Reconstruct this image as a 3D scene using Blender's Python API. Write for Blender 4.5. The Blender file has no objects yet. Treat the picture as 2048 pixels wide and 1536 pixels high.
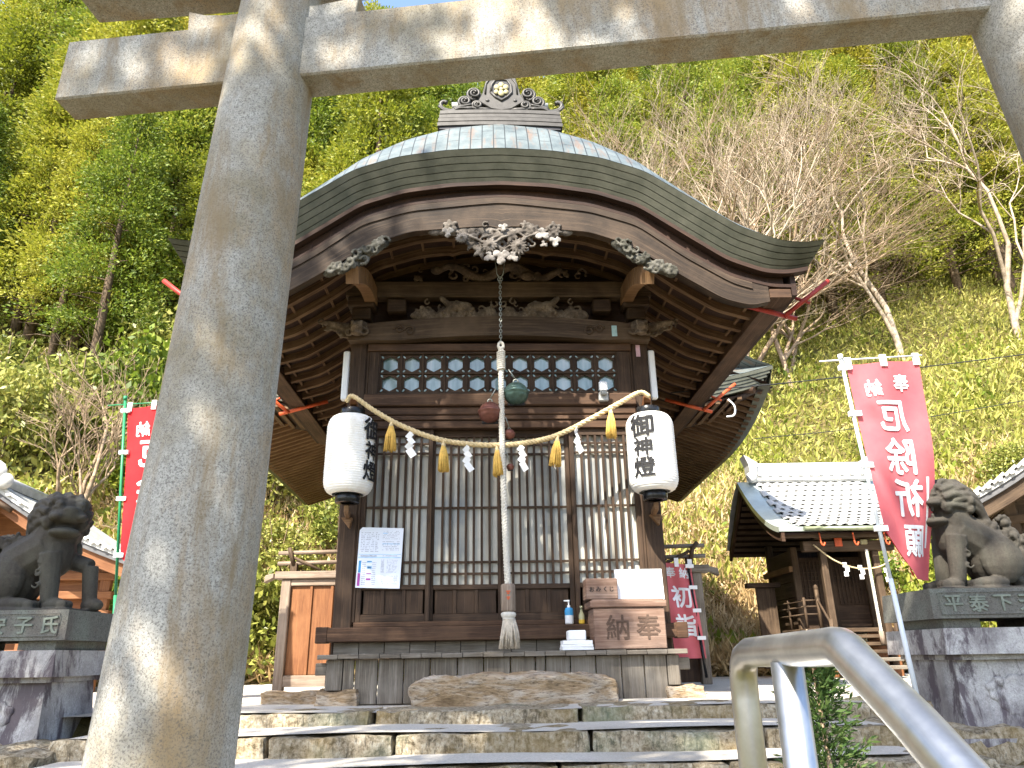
import bpy, bmesh, math, random
import numpy as np
from mathutils import Matrix, Vector, noise as mnoise

random.seed(7); rng = np.random.default_rng(7)
PI = math.pi; rad = math.radians
sc = bpy.context.scene
C = sc.collection

# ------------------------------------------------------------------ camera, sky, sun, exposure
EYE = Vector((0, 0, .33))
cd = bpy.data.cameras.new('camera'); cam = bpy.data.objects.new('camera', cd); C.objects.link(cam)
cd.sensor_width = 36; cd.lens = 1455 / 2048 * 36; cd.clip_start = .05; cd.clip_end = 3000
cam.matrix_world = Matrix.Translation(EYE) @ Matrix.Rotation(PI / 2 + rad(20.5), 4, 'X') @ Matrix.Rotation(-rad(.94), 4, 'Z')
sc.camera = cam
SUN_EL, SUN_AZ = rad(48), rad(-28)          # azimuth measured from straight behind the camera towards the right
sdir = Vector((math.sin(SUN_AZ) * math.cos(SUN_EL), -math.cos(SUN_AZ) * math.cos(SUN_EL), math.sin(SUN_EL)))
w = bpy.data.worlds.new('World'); sc.world = w; w.use_nodes = True
nt = w.node_tree; sky = nt.nodes.new('ShaderNodeTexSky'); sky.sky_type = 'NISHITA'; sky.sun_disc = False
sky.sun_elevation = SUN_EL; sky.sun_rotation = PI - SUN_AZ; sky.dust_density = 1.5
bg = nt.nodes['Background']; bg.inputs[1].default_value = .15
nt.links.new(sky.outputs[0], bg.inputs[0])
sl = bpy.data.lights.new('sun', 'SUN'); sl.energy = 5; sl.angle = rad(.5); sl.color = (1, .93, .8)
so = bpy.data.objects.new('sun', sl); C.objects.link(so); so.rotation_euler = (-sdir).to_track_quat('-Z', 'Y').to_euler()
sc.view_settings.view_transform = 'Standard'; sc.view_settings.look = 'None'
sc.view_settings.exposure = 1.8; sc.view_settings.gamma = 1

# ------------------------------------------------------------------ materials
class MT:
    def __init__(s, name, rough=.8, metal=0, spec=.3):
        s.m = bpy.data.materials.new(name); s.m.use_nodes = True
        s.n = s.m.node_tree.nodes; s.l = s.m.node_tree.links; s.b = s.n['Principled BSDF']
        s.b.inputs['Roughness'].default_value = rough; s.b.inputs['Metallic'].default_value = metal
        s.b.inputs['Specular IOR Level'].default_value = spec
        s.tc = s.n.new('ShaderNodeTexCoord')
    def co(s, kind='Object', scale=(1, 1, 1)):
        mp = s.n.new('ShaderNodeMapping'); mp.inputs[3].default_value = scale
        s.l.new(s.tc.outputs[kind], mp.inputs[0]); return mp.outputs[0]
    def noise(s, vec, scale=5, detail=6, rough=.6, dist=0):
        t = s.n.new('ShaderNodeTexNoise'); t.inputs['Scale'].default_value = scale; t.inputs['Detail'].default_value = detail
        t.inputs['Roughness'].default_value = rough; t.inputs['Distortion'].default_value = dist
        s.l.new(vec, t.inputs['Vector']); return t.outputs[0]
    def voro(s, vec, scale=5, feature='F1', out=0):
        t = s.n.new('ShaderNodeTexVoronoi'); t.inputs['Scale'].default_value = scale; t.feature = feature
        s.l.new(vec, t.inputs['Vector']); return t.outputs[out]
    def ramp(s, fac, stops):
        r = s.n.new('ShaderNodeValToRGB'); e = r.color_ramp.elements
        while len(e) < len(stops): e.new(.5)
        for i, (p, c) in enumerate(stops):
            e[i].position = p; c = c if isinstance(c, tuple) else (c, c, c); e[i].color = (*c, 1)
        s.l.new(fac, r.inputs[0]); return r.outputs[0]
    def mix(s, fac, a, b, mode='MIX'):
        x = s.n.new('ShaderNodeMix'); x.data_type = 'RGBA'; x.blend_type = mode
        for sock, v in ((x.inputs[0], fac), (x.inputs[6], a), (x.inputs[7], b)):
            if isinstance(v, (int, float)): sock.default_value = v
            elif isinstance(v, tuple): sock.default_value = (*v, 1)
            else: s.l.new(v, sock)
        return x.outputs[2]
    def bump(s, h, st=.5, dist=.01):
        b = s.n.new('ShaderNodeBump'); b.inputs['Strength'].default_value = st; b.inputs['Distance'].default_value = dist
        s.l.new(h, b.inputs['Height']); s.l.new(b.outputs[0], s.b.inputs['Normal']); return s
    def col(s, c):
        if isinstance(c, tuple): s.b.inputs['Base Color'].default_value = (*c, 1)
        else: s.l.new(c, s.b.inputs['Base Color'])
        return s
    def rgh(s, c): s.l.new(c, s.b.inputs['Roughness']); return s

def wood(name, dark, mid, light, gs=1.0, rough=.75, wear=.5):
    m = MT(name, rough)
    g = m.noise(m.co('UV', (1.2 * gs, 34 * gs, 1)), 1, 8, .65, .6)
    f = m.noise(m.co('UV', (5 * gs, 190 * gs, 1)), 1, 4, .7)
    big = m.noise(m.co('Object'), 2.3, 5, .6)
    c = m.ramp(g, [(.3, dark), (.52, mid), (.72, light)])
    c = m.mix(m.ramp(f, [(.42, .75), (.62, 0)]), c, dark)
    c = m.mix(m.ramp(big, [(.45, 0), (.75, wear)]), c, light)
    h = m.mix(.5, g, f)
    m.col(c).bump(h, .55, .006)
    return m.m
W_dark = wood('dark_aged_timber', (.018, .010, .006), (.050, .028, .015), (.115, .070, .042))
W_red = wood('reddish_timber', (.026, .013, .007), (.070, .035, .018), (.15, .085, .048))
W_brown = wood('brown_timber', (.030, .018, .010), (.080, .050, .029), (.165, .112, .07))
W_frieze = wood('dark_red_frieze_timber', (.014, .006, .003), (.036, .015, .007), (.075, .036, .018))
W_barge = wood('weathered_barge_board', (.013, .008, .005), (.042, .026, .015), (.105, .070, .045), .7, .75, .6)
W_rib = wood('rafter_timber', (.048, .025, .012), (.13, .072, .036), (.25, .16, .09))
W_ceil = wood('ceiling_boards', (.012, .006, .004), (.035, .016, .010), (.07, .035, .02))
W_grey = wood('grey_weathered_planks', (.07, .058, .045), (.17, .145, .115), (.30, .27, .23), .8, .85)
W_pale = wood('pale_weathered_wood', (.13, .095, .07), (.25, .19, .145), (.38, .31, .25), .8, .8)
W_orange = wood('sunlit_cedar_wood', (.11, .040, .014), (.22, .090, .034), (.32, .15, .065), .8, .7)  # the orange carries warm sunlight in its base colour
W_fresh = wood('honey_brown_wood', (.10, .05, .022), (.20, .11, .05), (.30, .18, .09), 1, .7)
W_box = wood('offertory_box_wood', (.11, .06, .04), (.25, .16, .12), (.36, .26, .20), .7, .7)

def carved(name, a, b, c):
    m = MT(name, .85); n1 = m.noise(m.co(), 9, 6, .65); n2 = m.noise(m.co('Object', (1, 1, 1)), 60, 5, .7)
    m.col(m.mix(m.ramp(n2, [(.4, .5), (.6, 0)]), m.ramp(n1, [(.35, a), (.5, b), (.68, c)]), a)).bump(n2, .5, .006); return m.m
CARV_dark = carved('carved_brown_wood', (.03, .019, .012), (.085, .056, .036), (.16, .115, .08))
CARV_grey = carved('carved_bleached_wood', (.04, .032, .026), (.10, .085, .07), (.22, .195, .17))
CARV_white = carved('white_bleached_leaf_wood', (.10, .088, .078), (.22, .20, .18), (.42, .40, .375))
CARV_horse = carved('carved_tan_wood', (.05, .036, .025), (.13, .095, .065), (.24, .19, .14))
CARV_green = carved('carved_dark_mossy_wood', (.025, .024, .018), (.07, .066, .05), (.16, .15, .13))

def granite(name, base, speck, stain, warm, sc_=1.0, sp=(.40, .47), streak=None, ss_=(4.5, 4.5, 1.6), st_=(.50, .58, .9)):
    m = MT(name, .85); v = m.co()
    n = m.noise(v, 150 * sc_, 3, .8); n2 = m.noise(v, 60 * sc_, 5, .75); big = m.noise(v, 1.7, 5, .65); b2 = m.noise(m.co('Object', (2.2, 2.2, .8)), 1.5, 6, .7)
    c = m.ramp(n2, [(.3, tuple(x * .72 for x in base)), (.5, base), (.7, tuple(min(1, x * 1.3) for x in base))])
    c = m.mix(m.ramp(big, [(.44, 0), (.62, .8)]), c, stain)
    c = m.mix(m.ramp(b2, [(.48, 0), (.66, .75)]), c, warm)
    c = m.mix(m.ramp(n, [(sp[0], .75), (sp[1], 0)]), c, speck)
    if streak:
        k = m.noise(m.co('Object', ss_), 1.3, 8, .72, .4); c = m.mix(m.ramp(k, [(st_[0], 0), (st_[1], st_[2])]), c, streak)
    m.col(c).bump(m.mix(.5, n, n2), .5, .006); return m.m
G_torii = granite('speckled_granite', (.34, .33, .30), (.10, .09, .08), (.205, .17, .105), (.29, .195, .095), 1.0, (.41, .485), (.20, .145, .08), (5, 5, .8), (.52, .66, .75))
G_ped = granite('lichen_granite', (.40, .39, .385), (.16, .14, .14), (.075, .06, .065), (.30, .28, .26), 1.2, (.34, .46), (.075, .058, .068))
G_dark = granite('dark_carved_stone', (.048, .042, .034), (.028, .025, .021), (.026, .022, .018), (.078, .076, .060), 1.0, (.33, .43))
G_slab = granite('greenish_grey_stone', (.13, .13, .115), (.05, .048, .042), (.10, .085, .075), (.17, .19, .16), .7)

def stepstone():
    m = MT('mossy_step_stone', .92); v = m.co()
    n = m.noise(v, 1.6, 6, .65); n2 = m.noise(v, 26, 7, .75); n3 = m.noise(v, 1.1, 4, .6); ch = m.noise(m.co('Object', (38, 38, 9)), 1, 4, .7, .5)
    c = m.ramp(n2, [(.34, (.09, .066, .036)), (.5, (.36, .295, .20)), (.66, (.58, .52, .41))])
    c = m.mix(m.ramp(ch, [(.36, .7), (.47, 0)]), c, (.05, .04, .026))
    c = m.mix(m.ramp(n, [(.46, 0), (.64, .6)]), c, (.23, .155, .05))
    c = m.mix(m.ramp(n3, [(.54, 0), (.66, .5)]), c, (.14, .20, .14))
    m.col(c).bump(m.mix(.5, n2, ch), 1.0, .045); return m.m
S_step = stepstone()
def rockmat():
    m = MT('layered_brown_rock', .9); v = m.co('Object', (1, 1, 4)); n = m.noise(v, 3, 7, .7, .8); n2 = m.noise(v, 18, 6, .7)
    c = m.ramp(n, [(.3, (.14, .09, .045)), (.45, (.34, .24, .14)), (.56, (.44, .36, .27)), (.72, (.54, .48, .41))])
    c = m.mix(m.ramp(n2, [(.34, .8), (.5, 0)]), c, (.07, .045, .025))
    m.col(c).bump(m.mix(.5, n, n2), .9, .04); return m.m
S_rock = rockmat()
def gravel():
    m = MT('plaza_paving', .95); v = m.co(); n = m.noise(v, 80, 5, .75); b = m.noise(v, 1.2, 5, .6)
    c = m.ramp(n, [(.3, (.33, .30, .25)), (.5, (.49, .45, .385)), (.72, (.62, .58, .52))])
    c = m.mix(m.ramp(b, [(.5, 0), (.7, .5)]), c, (.30, .25, .19)); m.col(c).bump(n, .5, .01); return m.m
S_plaza = gravel()
def soil():
    m = MT('leafy_hill_soil', .95); v = m.co(); n = m.noise(v, .35, 6, .7); n2 = m.noise(v, 7, 6, .75)
    c = m.ramp(n2, [(.3, (.05, .035, .015)), (.5, (.13, .10, .035)), (.7, (.24, .19, .07))])
    c = m.mix(m.ramp(n, [(.42, 0), (.6, .7)]), c, (.12, .12, .03)); m.col(c).bump(n2, 1, .12); return m.m
S_soil = soil()

def copper(name, a, b, stain, metal=.55, rough=.38):
    m = MT(name, rough, metal); n = m.noise(m.co('Object', (1, 1, 1)), 4, 6, .65); st = m.noise(m.co('UV', (7, 1.2, 1)), 1.3, 5, .7)
    c = m.ramp(n, [(.35, a), (.65, b)])
    c = m.mix(m.ramp(st, [(.52, 0), (.68, .75)]), c, stain)
    br = m.n.new('ShaderNodeTexBrick'); br.offset = .5; br.inputs['Scale'].default_value = 1
    br.inputs['Mortar Size'].default_value = .005; br.inputs['Brick Width'].default_value = .42; br.inputs['Row Height'].default_value = .105
    mp = m.n.new('ShaderNodeMapping'); mp.inputs[2].default_value = (0, 0, PI / 2); m.l.new(m.tc.outputs['UV'], mp.inputs[0]); m.l.new(mp.outputs[0], br.inputs[0])
    c = m.mix(br.outputs[1], c, (.03, .035, .035)); m.col(c).bump(br.outputs[1], -.6, .01); return m.m
R_copper = copper('patinated_copper_shingles', (.075, .095, .10), (.15, .175, .175), (.18, .11, .07), .2, .5)
def layered():
    m = MT('olive_copper_edging', .5, .35); n = m.noise(m.co(), 6, 6, .65)
    m.col(m.ramp(n, [(.35, (.060, .062, .046)), (.65, (.10, .10, .076))])); return m.m
R_edge = layered()
def flat(name, c, rough=.6, metal=0, var=.25, scale=14, bump=.15, spec=.3):
    m = MT(name, rough, metal, spec); n = m.noise(m.co(), scale, 6, .65)
    m.col(m.ramp(n, [(.3, tuple(x * (1 - var) for x in c)), (.7, tuple(min(1, x * (1 + var)) for x in c))]))
    if bump: m.bump(n, bump, .005)
    return m.m
M_black = flat('black_lacquer', (.012, .012, .013), .25)
M_ridge = flat('weathered_ridge_copper', (.058, .055, .052), .5, .25)
M_ridgedark = flat('ridge_shadow_tone', (.035, .035, .04), .6, .3)  # dark tone paints shade into the ridge gaps and crest recess
M_gold = flat('old_gold_leaf', (.34, .30, .17), .55, .2)
M_paper = flat('white_paper', (.80, .80, .80), .8, 0, .05)
M_rope = flat('hemp_rope', (.56, .44, .25), .9, 0, .25, 40, .4)
M_cream = flat('cream_cotton_rope', (.55, .52, .46), .9, 0, .15, 40, .4)
M_straw = flat('golden_straw', (.62, .40, .10), .85, 0, .25, 30, .3)
M_fray = flat('frayed_hemp', (.50, .44, .36), .9, 0, .3, 30, .3)
M_bellg = flat('verdigris_bell', (.075, .125, .11), .4, .6, .5, 9)
M_bellr = flat('red_bronze_bell', (.16, .065, .05), .42, .5, .4, 9)
M_chain = flat('galvanised_chain', (.30, .31, .28), .45, .7)
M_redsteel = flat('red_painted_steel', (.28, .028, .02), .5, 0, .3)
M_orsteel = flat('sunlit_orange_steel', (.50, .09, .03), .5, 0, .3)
M_pole = flat('white_plastic_pole', (.62, .66, .70), .4, 0, .05)
M_gpole = flat('green_plastic_pole', (.02, .19, .08), .4, 0, .1)
M_white = flat('white_plastic', (.75, .76, .78), .35, 0, .03, 10, 0)
M_grey = flat('grey_plastic', (.30, .30, .29), .5)
def cloth(name, a, b):
    m = MT(name, .8); n = m.noise(m.co(), 2.2, 6, .65); v = m.noise(m.co('UV', (420, 420, 1)), 1, 2, .5); g = m.noise(m.co('Object', (3, 3, 1.2)), 2.5, 7, .75, 1)
    c = m.ramp(n, [(.3, a), (.7, b)]); c = m.mix(m.ramp(g, [(.60, 0), (.72, .35)]), c, (.22, .06, .05)); m.col(c).bump(v, .25, .003)
    t = m.n.new('ShaderNodeBsdfTranslucent'); m.l.new(c, t.inputs[0]); x = m.n.new('ShaderNodeMixShader'); x.inputs[0].default_value = .3
    m.l.new(m.b.outputs[0], x.inputs[1]); m.l.new(t.outputs[0], x.inputs[2]); m.l.new(x.outputs[0], m.n['Material Output'].inputs[0]); return m.m
M_pink = cloth('faded_backlit_pink_cloth', (.62, .12, .15), (.72, .19, .21)); M_redcl = cloth('bright_red_cloth', (.58, .012, .02), (.66, .03, .035))  # pink is fading plus the right banner's backlight put into the colour
M_txtw = flat('white_printed_ink', (.74, .74, .78), .8, 0, .03, 10, 0)
M_ink = flat('black_brush_ink', (.012, .012, .014), .7, 0, .1, 10, 0)
M_tile = flat('silver_grey_roof_tile', (.40, .40, .385), .45, 0, .25, 6, .1, .5)
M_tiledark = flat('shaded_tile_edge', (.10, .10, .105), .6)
M_verge = flat('pale_verge_copper', (.44, .50, .48), .35, .5, .15, 4)
M_bark = carved('cedar_bark', (.05, .033, .02), (.12, .08, .05), (.20, .15, .10))
M_pale_bark = carved('pale_grey_bark', (.22, .17, .12), (.40, .32, .235), (.55, .46, .36))
M_brown_bark = carved('brown_twig_bark', (.17, .115, .07), (.32, .23, .15), (.45, .35, .25))
M_wire = flat('black_cable', (.02, .02, .02), .6)
def steel():
    m = MT('brushed_stainless_steel', .30, 1.0); n = m.noise(m.co('UV', (2, 300, 1)), 1, 3, .6); d = m.noise(m.co(), 7, 5, .7)
    m.col(m.ramp(d, [(.4, (.50, .50, .50)), (.65, (.64, .64, .63))])).rgh(m.ramp(d, [(.3, .33), (.75, .44)])); m.bump(n, .08, .002); return m.m
M_steel = steel()
def glassm():
    m = MT('transom_window_glass', .06, .0, .8); n = m.noise(m.co('Object', (6, 1, 1.2)), 1.5, 3, .5)
    m.col(m.ramp(n, [(.35, (.10, .165, .17)), (.5, (.19, .28, .29)), (.68, (.33, .38, .39))])); return m.m
M_glass = glassm()
def shoji():
    m = MT('curtained_glass', .22, 0, .45); n = m.noise(m.co('Object', (9, 1, .35)), 1.6, 5, .6); b = m.noise(m.co(), 1.4, 4, .6)
    c = m.ramp(n, [(.3, (.28, .27, .24)), (.5, (.46, .44, .39)), (.7, (.56, .54, .48))])
    c = m.mix(m.ramp(b, [(.45, 0), (.62, .75)]), c, (.20, .22, .235)); m.col(c); return m.m  # grey patches paint reflections on the glass into the curtain colour
M_shoji = shoji()
def lantern_paper():
    m = MT('ribbed_lantern_paper', .6); n = m.noise(m.co(), 4, 7, .7); b = m.noise(m.co('Object', (7, 7, 2)), 1.6, 5, .7); m.col(m.mix(m.ramp(b, [(.5, 0), (.75, .5)]), m.ramp(n, [(.3, (.68, .66, .61)), (.6, (.80, .79, .77))]), (.60, .54, .44)))
    m.b.inputs['Subsurface Weight'].default_value = .15; m.b.inputs['Subsurface Radius'].default_value = (.1, .08, .06); return m.m
M_lantern = lantern_paper()

def leaf(name, stops, trans=.35, rough=.6):
    m = bpy.data.materials.new(name); m.use_nodes = True; n = m.node_tree.nodes; l = m.node_tree.links
    t = n.new('ShaderNodeTexCoord'); sp = n.new('ShaderNodeSeparateXYZ'); l.new(t.outputs['UV'], sp.inputs[0])
    ns = n.new('ShaderNodeTexNoise'); ns.inputs['Scale'].default_value = .55; l.new(t.outputs['Object'], ns.inputs['Vector'])
    oi = n.new('ShaderNodeObjectInfo')
    ma = n.new('ShaderNodeMath'); ma.operation = 'MULTIPLY_ADD'; l.new(ns.outputs[0], ma.inputs[0]); ma.inputs[1].default_value = .8; l.new(sp.outputs[0], ma.inputs[2])
    mb = n.new('ShaderNodeMath'); mb.operation = 'MULTIPLY_ADD'; l.new(oi.outputs['Random'], mb.inputs[0]); mb.inputs[1].default_value = .75; l.new(ma.outputs[0], mb.inputs[2])
    mc = n.new('ShaderNodeMath'); mc.operation = 'MULTIPLY'; l.new(mb.outputs[0], mc.inputs[0]); mc.inputs[1].default_value = .43
    r = n.new('ShaderNodeValToRGB'); e = r.color_ramp.elements
    while len(e) < len(stops): e.new(.5)
    for i, (p, c) in enumerate(stops): e[i].position = p; e[i].color = (*c, 1)
    l.new(mc.outputs[0], r.inputs[0])
    b = n['Principled BSDF']; b.inputs['Roughness'].default_value = rough; b.inputs['Specular IOR Level'].default_value = .35; l.new(r.outputs[0], b.inputs['Base Color'])
    tr = n.new('ShaderNodeBsdfTranslucent'); l.new(r.outputs[0], tr.inputs[0])
    mx = n.new('ShaderNodeMixShader'); mx.inputs[0].default_value = trans; l.new(b.outputs[0], mx.inputs[1]); l.new(tr.outputs[0], mx.inputs[2])
    l.new(mx.outputs[0], n['Material Output'].inputs[0]); return m
L_con = leaf('yellow_green_conifer_needles', [(.2, (.070, .095, .009)), (.48, (.205, .235, .02)), (.75, (.35, .335, .045))])
L_deep = leaf('fresh_green_conifer_needles', [(.2, (.05, .085, .010)), (.48, (.155, .215, .022)), (.75, (.28, .29, .04))])
L_gold = leaf('golden_conifer_needles', [(.2, (.10, .105, .010)), (.48, (.25, .235, .022)), (.75, (.40, .34, .045))])
L_shrub = leaf('glossy_shrub_leaves', [(.2, (.075, .10, .016)), (.45, (.24, .265, .05)), (.75, (.44, .41, .12))], .3, .4)
L_sasa = leaf('bamboo_grass_leaves', [(.2, (.12, .14, .022)), (.45, (.31, .31, .06)), (.75, (.56, .49, .16))], .3)
L_dry = leaf('dry_straw_grass', [(.2, (.26, .165, .07)), (.48, (.50, .36, .18)), (.75, (.68, .54, .32))], .25)
L_cyp = leaf('young_cypress_needles', [(.2, (.02, .05, .012)), (.5, (.055, .105, .025)), (.8, (.11, .15, .04))], .3)

# ------------------------------------------------------------------ mesh helpers
class MB:
    def __init__(s): s.v = []; s.f = []; s.uv = []; s.sm = []; s.mi = []; s.cur = 0
    def face(s, idx, uv, smooth=False): s.f.append(idx); s.uv.append(uv); s.sm.append(smooth); s.mi.append(s.cur)
    def box(s, x0, x1, y0, y1, z0, z1, M=None):
        x0, x1 = min(x0, x1), max(x0, x1); y0, y1 = min(y0, y1), max(y0, y1); z0, z1 = min(z0, z1), max(z0, z1)
        P = [(x, y, z) for z in (z0, z1) for y in (y0, y1) for x in (x0, x1)]
        d = (x1 - x0, y1 - y0, z1 - z0); L = d.index(max(d)); o = len(s.v); ru, rv = random.random() * 20, random.random() * 20
        for p in P: s.v.append(tuple(M @ Vector(p)) if M else p)
        for fc, n in (((0, 2, 3, 1), 2), ((4, 5, 7, 6), 2), ((0, 1, 5, 4), 1), ((2, 6, 7, 3), 1), ((0, 4, 6, 2), 0), ((1, 3, 7, 5), 0)):
            ax = [a for a in range(3) if a != n]
            if L in ax: ax = [L] + [a for a in ax if a != L]
            s.face([o + i for i in fc], [(P[i][ax[0]] + ru, P[i][ax[1]] + rv) for i in fc])
        return s
    def grid(s, G, smooth=True, uvs=None, flip=False):
        n, m = len(G), len(G[0]); o = len(s.v); ru = random.random() * 9
        for r in G:
            for p in r: s.v.append(tuple(p))
        U = [0]
        for i in range(1, n): U.append(U[-1] + (Vector(G[i][0]) - Vector(G[i - 1][0])).length)
        mid = n // 2; Vv = [0]
        for j in range(1, m): Vv.append(Vv[-1] + (Vector(G[mid][j]) - Vector(G[mid][j - 1])).length)
        for i in range(n - 1):
            for j in range(m - 1):
                q = [(i, j), (i + 1, j), (i + 1, j + 1), (i, j + 1)]
                if flip: q = q[::-1]
                s.face([o + a * m + b for a, b in q], [(U[a] + ru, Vv[b]) for a, b in q] if uvs is None else [uvs(a, b) for a, b in q], smooth)
        return s
    def poly(s, pts, uvax=(0, 2), smooth=False):
        o = len(s.v); ru = random.random() * 9
        for p in pts: s.v.append(tuple(p))
        s.face(list(range(o, o + len(pts))), [(p[uvax[0]] + ru, p[uvax[1]]) for p in pts], smooth); return s
    def band(s, A, B, y0, y1, smooth=True, dy=0):
        """closed solid between two curves of (x, z), run from y0 to y1 in depth"""
        n = len(A); f = lambda c, y: [(p[0], y, p[1]) for p in c]
        s.grid([[a, b] for a, b in zip(f(A, y0), f(B, y0 + dy))], False, flip=True)
        s.grid([[a, b] for a, b in zip(f(A, y1), f(B, y1))], False)
        s.grid([[a, b] for a, b in zip(f(A, y0), f(A, y1))], smooth)
        s.grid([[a, b] for a, b in zip(f(B, y0 + dy), f(B, y1))], smooth, flip=True)
        for k in (0, n - 1):
            q = [(A[k][0], y0, A[k][1]), (B[k][0], y0 + dy, B[k][1]), (B[k][0], y1, B[k][1]), (A[k][0], y1, A[k][1])]
            s.poly(q if k else q[::-1], (1, 2))
        return s
    def prism(s, P, y0, y1, M=None, smooth=False):
        """polygon of (x, z), anticlockwise, run from y0 to y1"""
        n = len(P); o = len(s.v); ru = random.random() * 9
        for y in (y0, y1):
            for p in P:
                q = Vector((p[0], y, p[1])); s.v.append(tuple(M @ q) if M else tuple(q))
        s.face([o + i for i in range(n)], [(p[0] + ru, p[1]) for p in P]); s.face([o + n + i for i in range(n)][::-1], [(p[0] + ru, p[1]) for p in P][::-1])
        t = 0
        for i in range(n):
            j = (i + 1) % n; d = math.dist(P[i], P[j])
            s.face([o + i, o + n + i, o + n + j, o + j], [(t, y0), (t, y1), (t + d, y1), (t + d, y0)], smooth); t += d
        return s
    def tube(s, pts, r, n=8, caps=True, smooth=True):
        pts = [Vector(p) for p in pts]; k = len(pts); rr = r if hasattr(r, '__len__') else [r] * k
        o = len(s.v); t0 = (pts[1] - pts[0]).normalized(); up = Vector((0, 0, 1)) if abs(t0.z) < .9 else Vector((1, 0, 0))
        a = t0.cross(up).normalized(); u = 0; us = []; ru = random.random() * 9
        for i, p in enumerate(pts):
            t = (pts[min(i + 1, k - 1)] - pts[max(i - 1, 0)]).normalized()
            a = (a - t * a.dot(t)).normalized(); b = t.cross(a)
            if i: u += (p - pts[i - 1]).length
            us.append(u + ru)
            for j in range(n):
                an = 2 * PI * j / n; s.v.append(tuple(p + (a * math.cos(an) + b * math.sin(an)) * rr[i]))
        for i in range(k - 1):
            for j in range(n):
                q = (j + 1) % n; cv = 2 * PI * max(rr[i], .001) / n
                s.face([o + i * n + j, o + i * n + q, o + (i + 1) * n + q, o + (i + 1) * n + j], [(us[i], j * cv), (us[i], (j + 1) * cv), (us[i + 1], (j + 1) * cv), (us[i + 1], j * cv)], smooth)
        if caps:
            for i, rev in ((0, True), (k - 1, False)):
                id_ = [o + i * n + j for j in range(n)]; uv = [(.3 * math.cos(2 * PI * j / n) * rr[i], rr[i] * math.sin(2 * PI * j / n)) for j in range(n)]
                s.face(id_[::-1] if rev else id_, uv)
        return s
    def lathe(s, prof, n=24, c=(0, 0, 0), smooth=True):
        c = Vector(c); G = [[c + Vector((r * math.cos(2 * PI * j / n), r * math.sin(2 * PI * j / n), z)) for j in range(n + 1)] for r, z in prof]
        return s.grid(G, smooth, flip=True)
    def ell(s, c, r, M=None, nu=10, nv=7):
        c = Vector(c); G = []
        for i in range(nv + 1):
            th = PI * i / nv; row = []
            for j in range(nu + 1):
                ph = 2 * PI * j / nu; p = Vector((r[0] * math.sin(th) * math.cos(ph), r[1] * math.sin(th) * math.sin(ph), r[2] * math.cos(th)))
                row.append(c + (M @ p if M else p))
            G.append(row)
        return s.grid(G)
    def mesh(s, me, fn):
        o = len(s.v)
        for v in me.vertices: s.v.append(tuple(fn(v.co)))
        for p in me.polygons: s.face([o + i for i in p.vertices], [(me.vertices[i].co.x, me.vertices[i].co.y) for i in p.vertices])
        return s
    def tomesh(s, name, mats):
        me = bpy.data.meshes.new(name); me.from_pydata(s.v, [], s.f)
        uv = me.uv_layers.new(name='UVMap'); uv.data.foreach_set('uv', np.array([c for f in s.uv for c in f], dtype=np.float32).ravel())
        me.polygons.foreach_set('use_smooth', np.array(s.sm, dtype=bool)); me.polygons.foreach_set('material_index', np.array(s.mi, dtype=np.int32))
        for m in (mats if isinstance(mats, (list, tuple)) else [mats]): me.materials.append(m)
        me.update(); return me
    def build(s, name, mats, parent=None, bevel=0):
        o = bpy.data.objects.new(name, s.tomesh(name, mats)); C.objects.link(o)
        if parent: o.parent = parent
        if bevel:
            b = o.modifiers.new('edge', 'BEVEL'); b.width = bevel; b.segments = 1; b.limit_method = 'ANGLE'; b.angle_limit = rad(50)
        return o

def parts(name, mat, boxes, bevel=.006, parent=None):
    for b in boxes: mb = MB(); mb.box(*b); mb.build(name, mat, parent or sh, bevel)

def tag(o, label=None, cat=None, group=None, kind=None):
    for k, v in (('label', label), ('category', cat), ('group', group), ('kind', kind)):
        if v: o[k] = v
    return o
def thing(name, label, cat, loc=(0, 0, 0), rz=0, group=None):
    o = bpy.data.objects.new(name, None); C.objects.link(o); o.location = loc; o.rotation_euler = (0, 0, rz); o.empty_display_size = .1
    return tag(o, label, cat, group)
def copy_tree(o, parent=None):
    c = o.copy(); C.objects.link(c); c.parent = parent
    for ch in list(o.children): copy_tree(ch, c)
    return c
def meshobj(name, me, parent=None):
    o = bpy.data.objects.new(name, me); C.objects.link(o)
    if parent: o.parent = parent
    return o

def sculpt(name, mb, mat, parent, voxel=.012, smooth=3, disp=0):
    """melt overlapping solids into one continuous carved surface"""
    tmp = bpy.data.objects.new('tmp', mb.tomesh('tmp', mat)); C.objects.link(tmp)
    r = tmp.modifiers.new('r', 'REMESH'); r.mode = 'VOXEL'; r.voxel_size = voxel; r.use_smooth_shade = True
    if smooth: m = tmp.modifiers.new('s', 'SMOOTH'); m.iterations = smooth; m.factor = .5
    dg = bpy.context.evaluated_depsgraph_get(); me = bpy.data.meshes.new_from_object(tmp.evaluated_get(dg))
    bpy.data.objects.remove(tmp); me.name = name; me.materials.clear(); me.materials.append(mat)
    for p in me.polygons: p.use_smooth = True
    return meshobj(name, me, parent)

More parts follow.
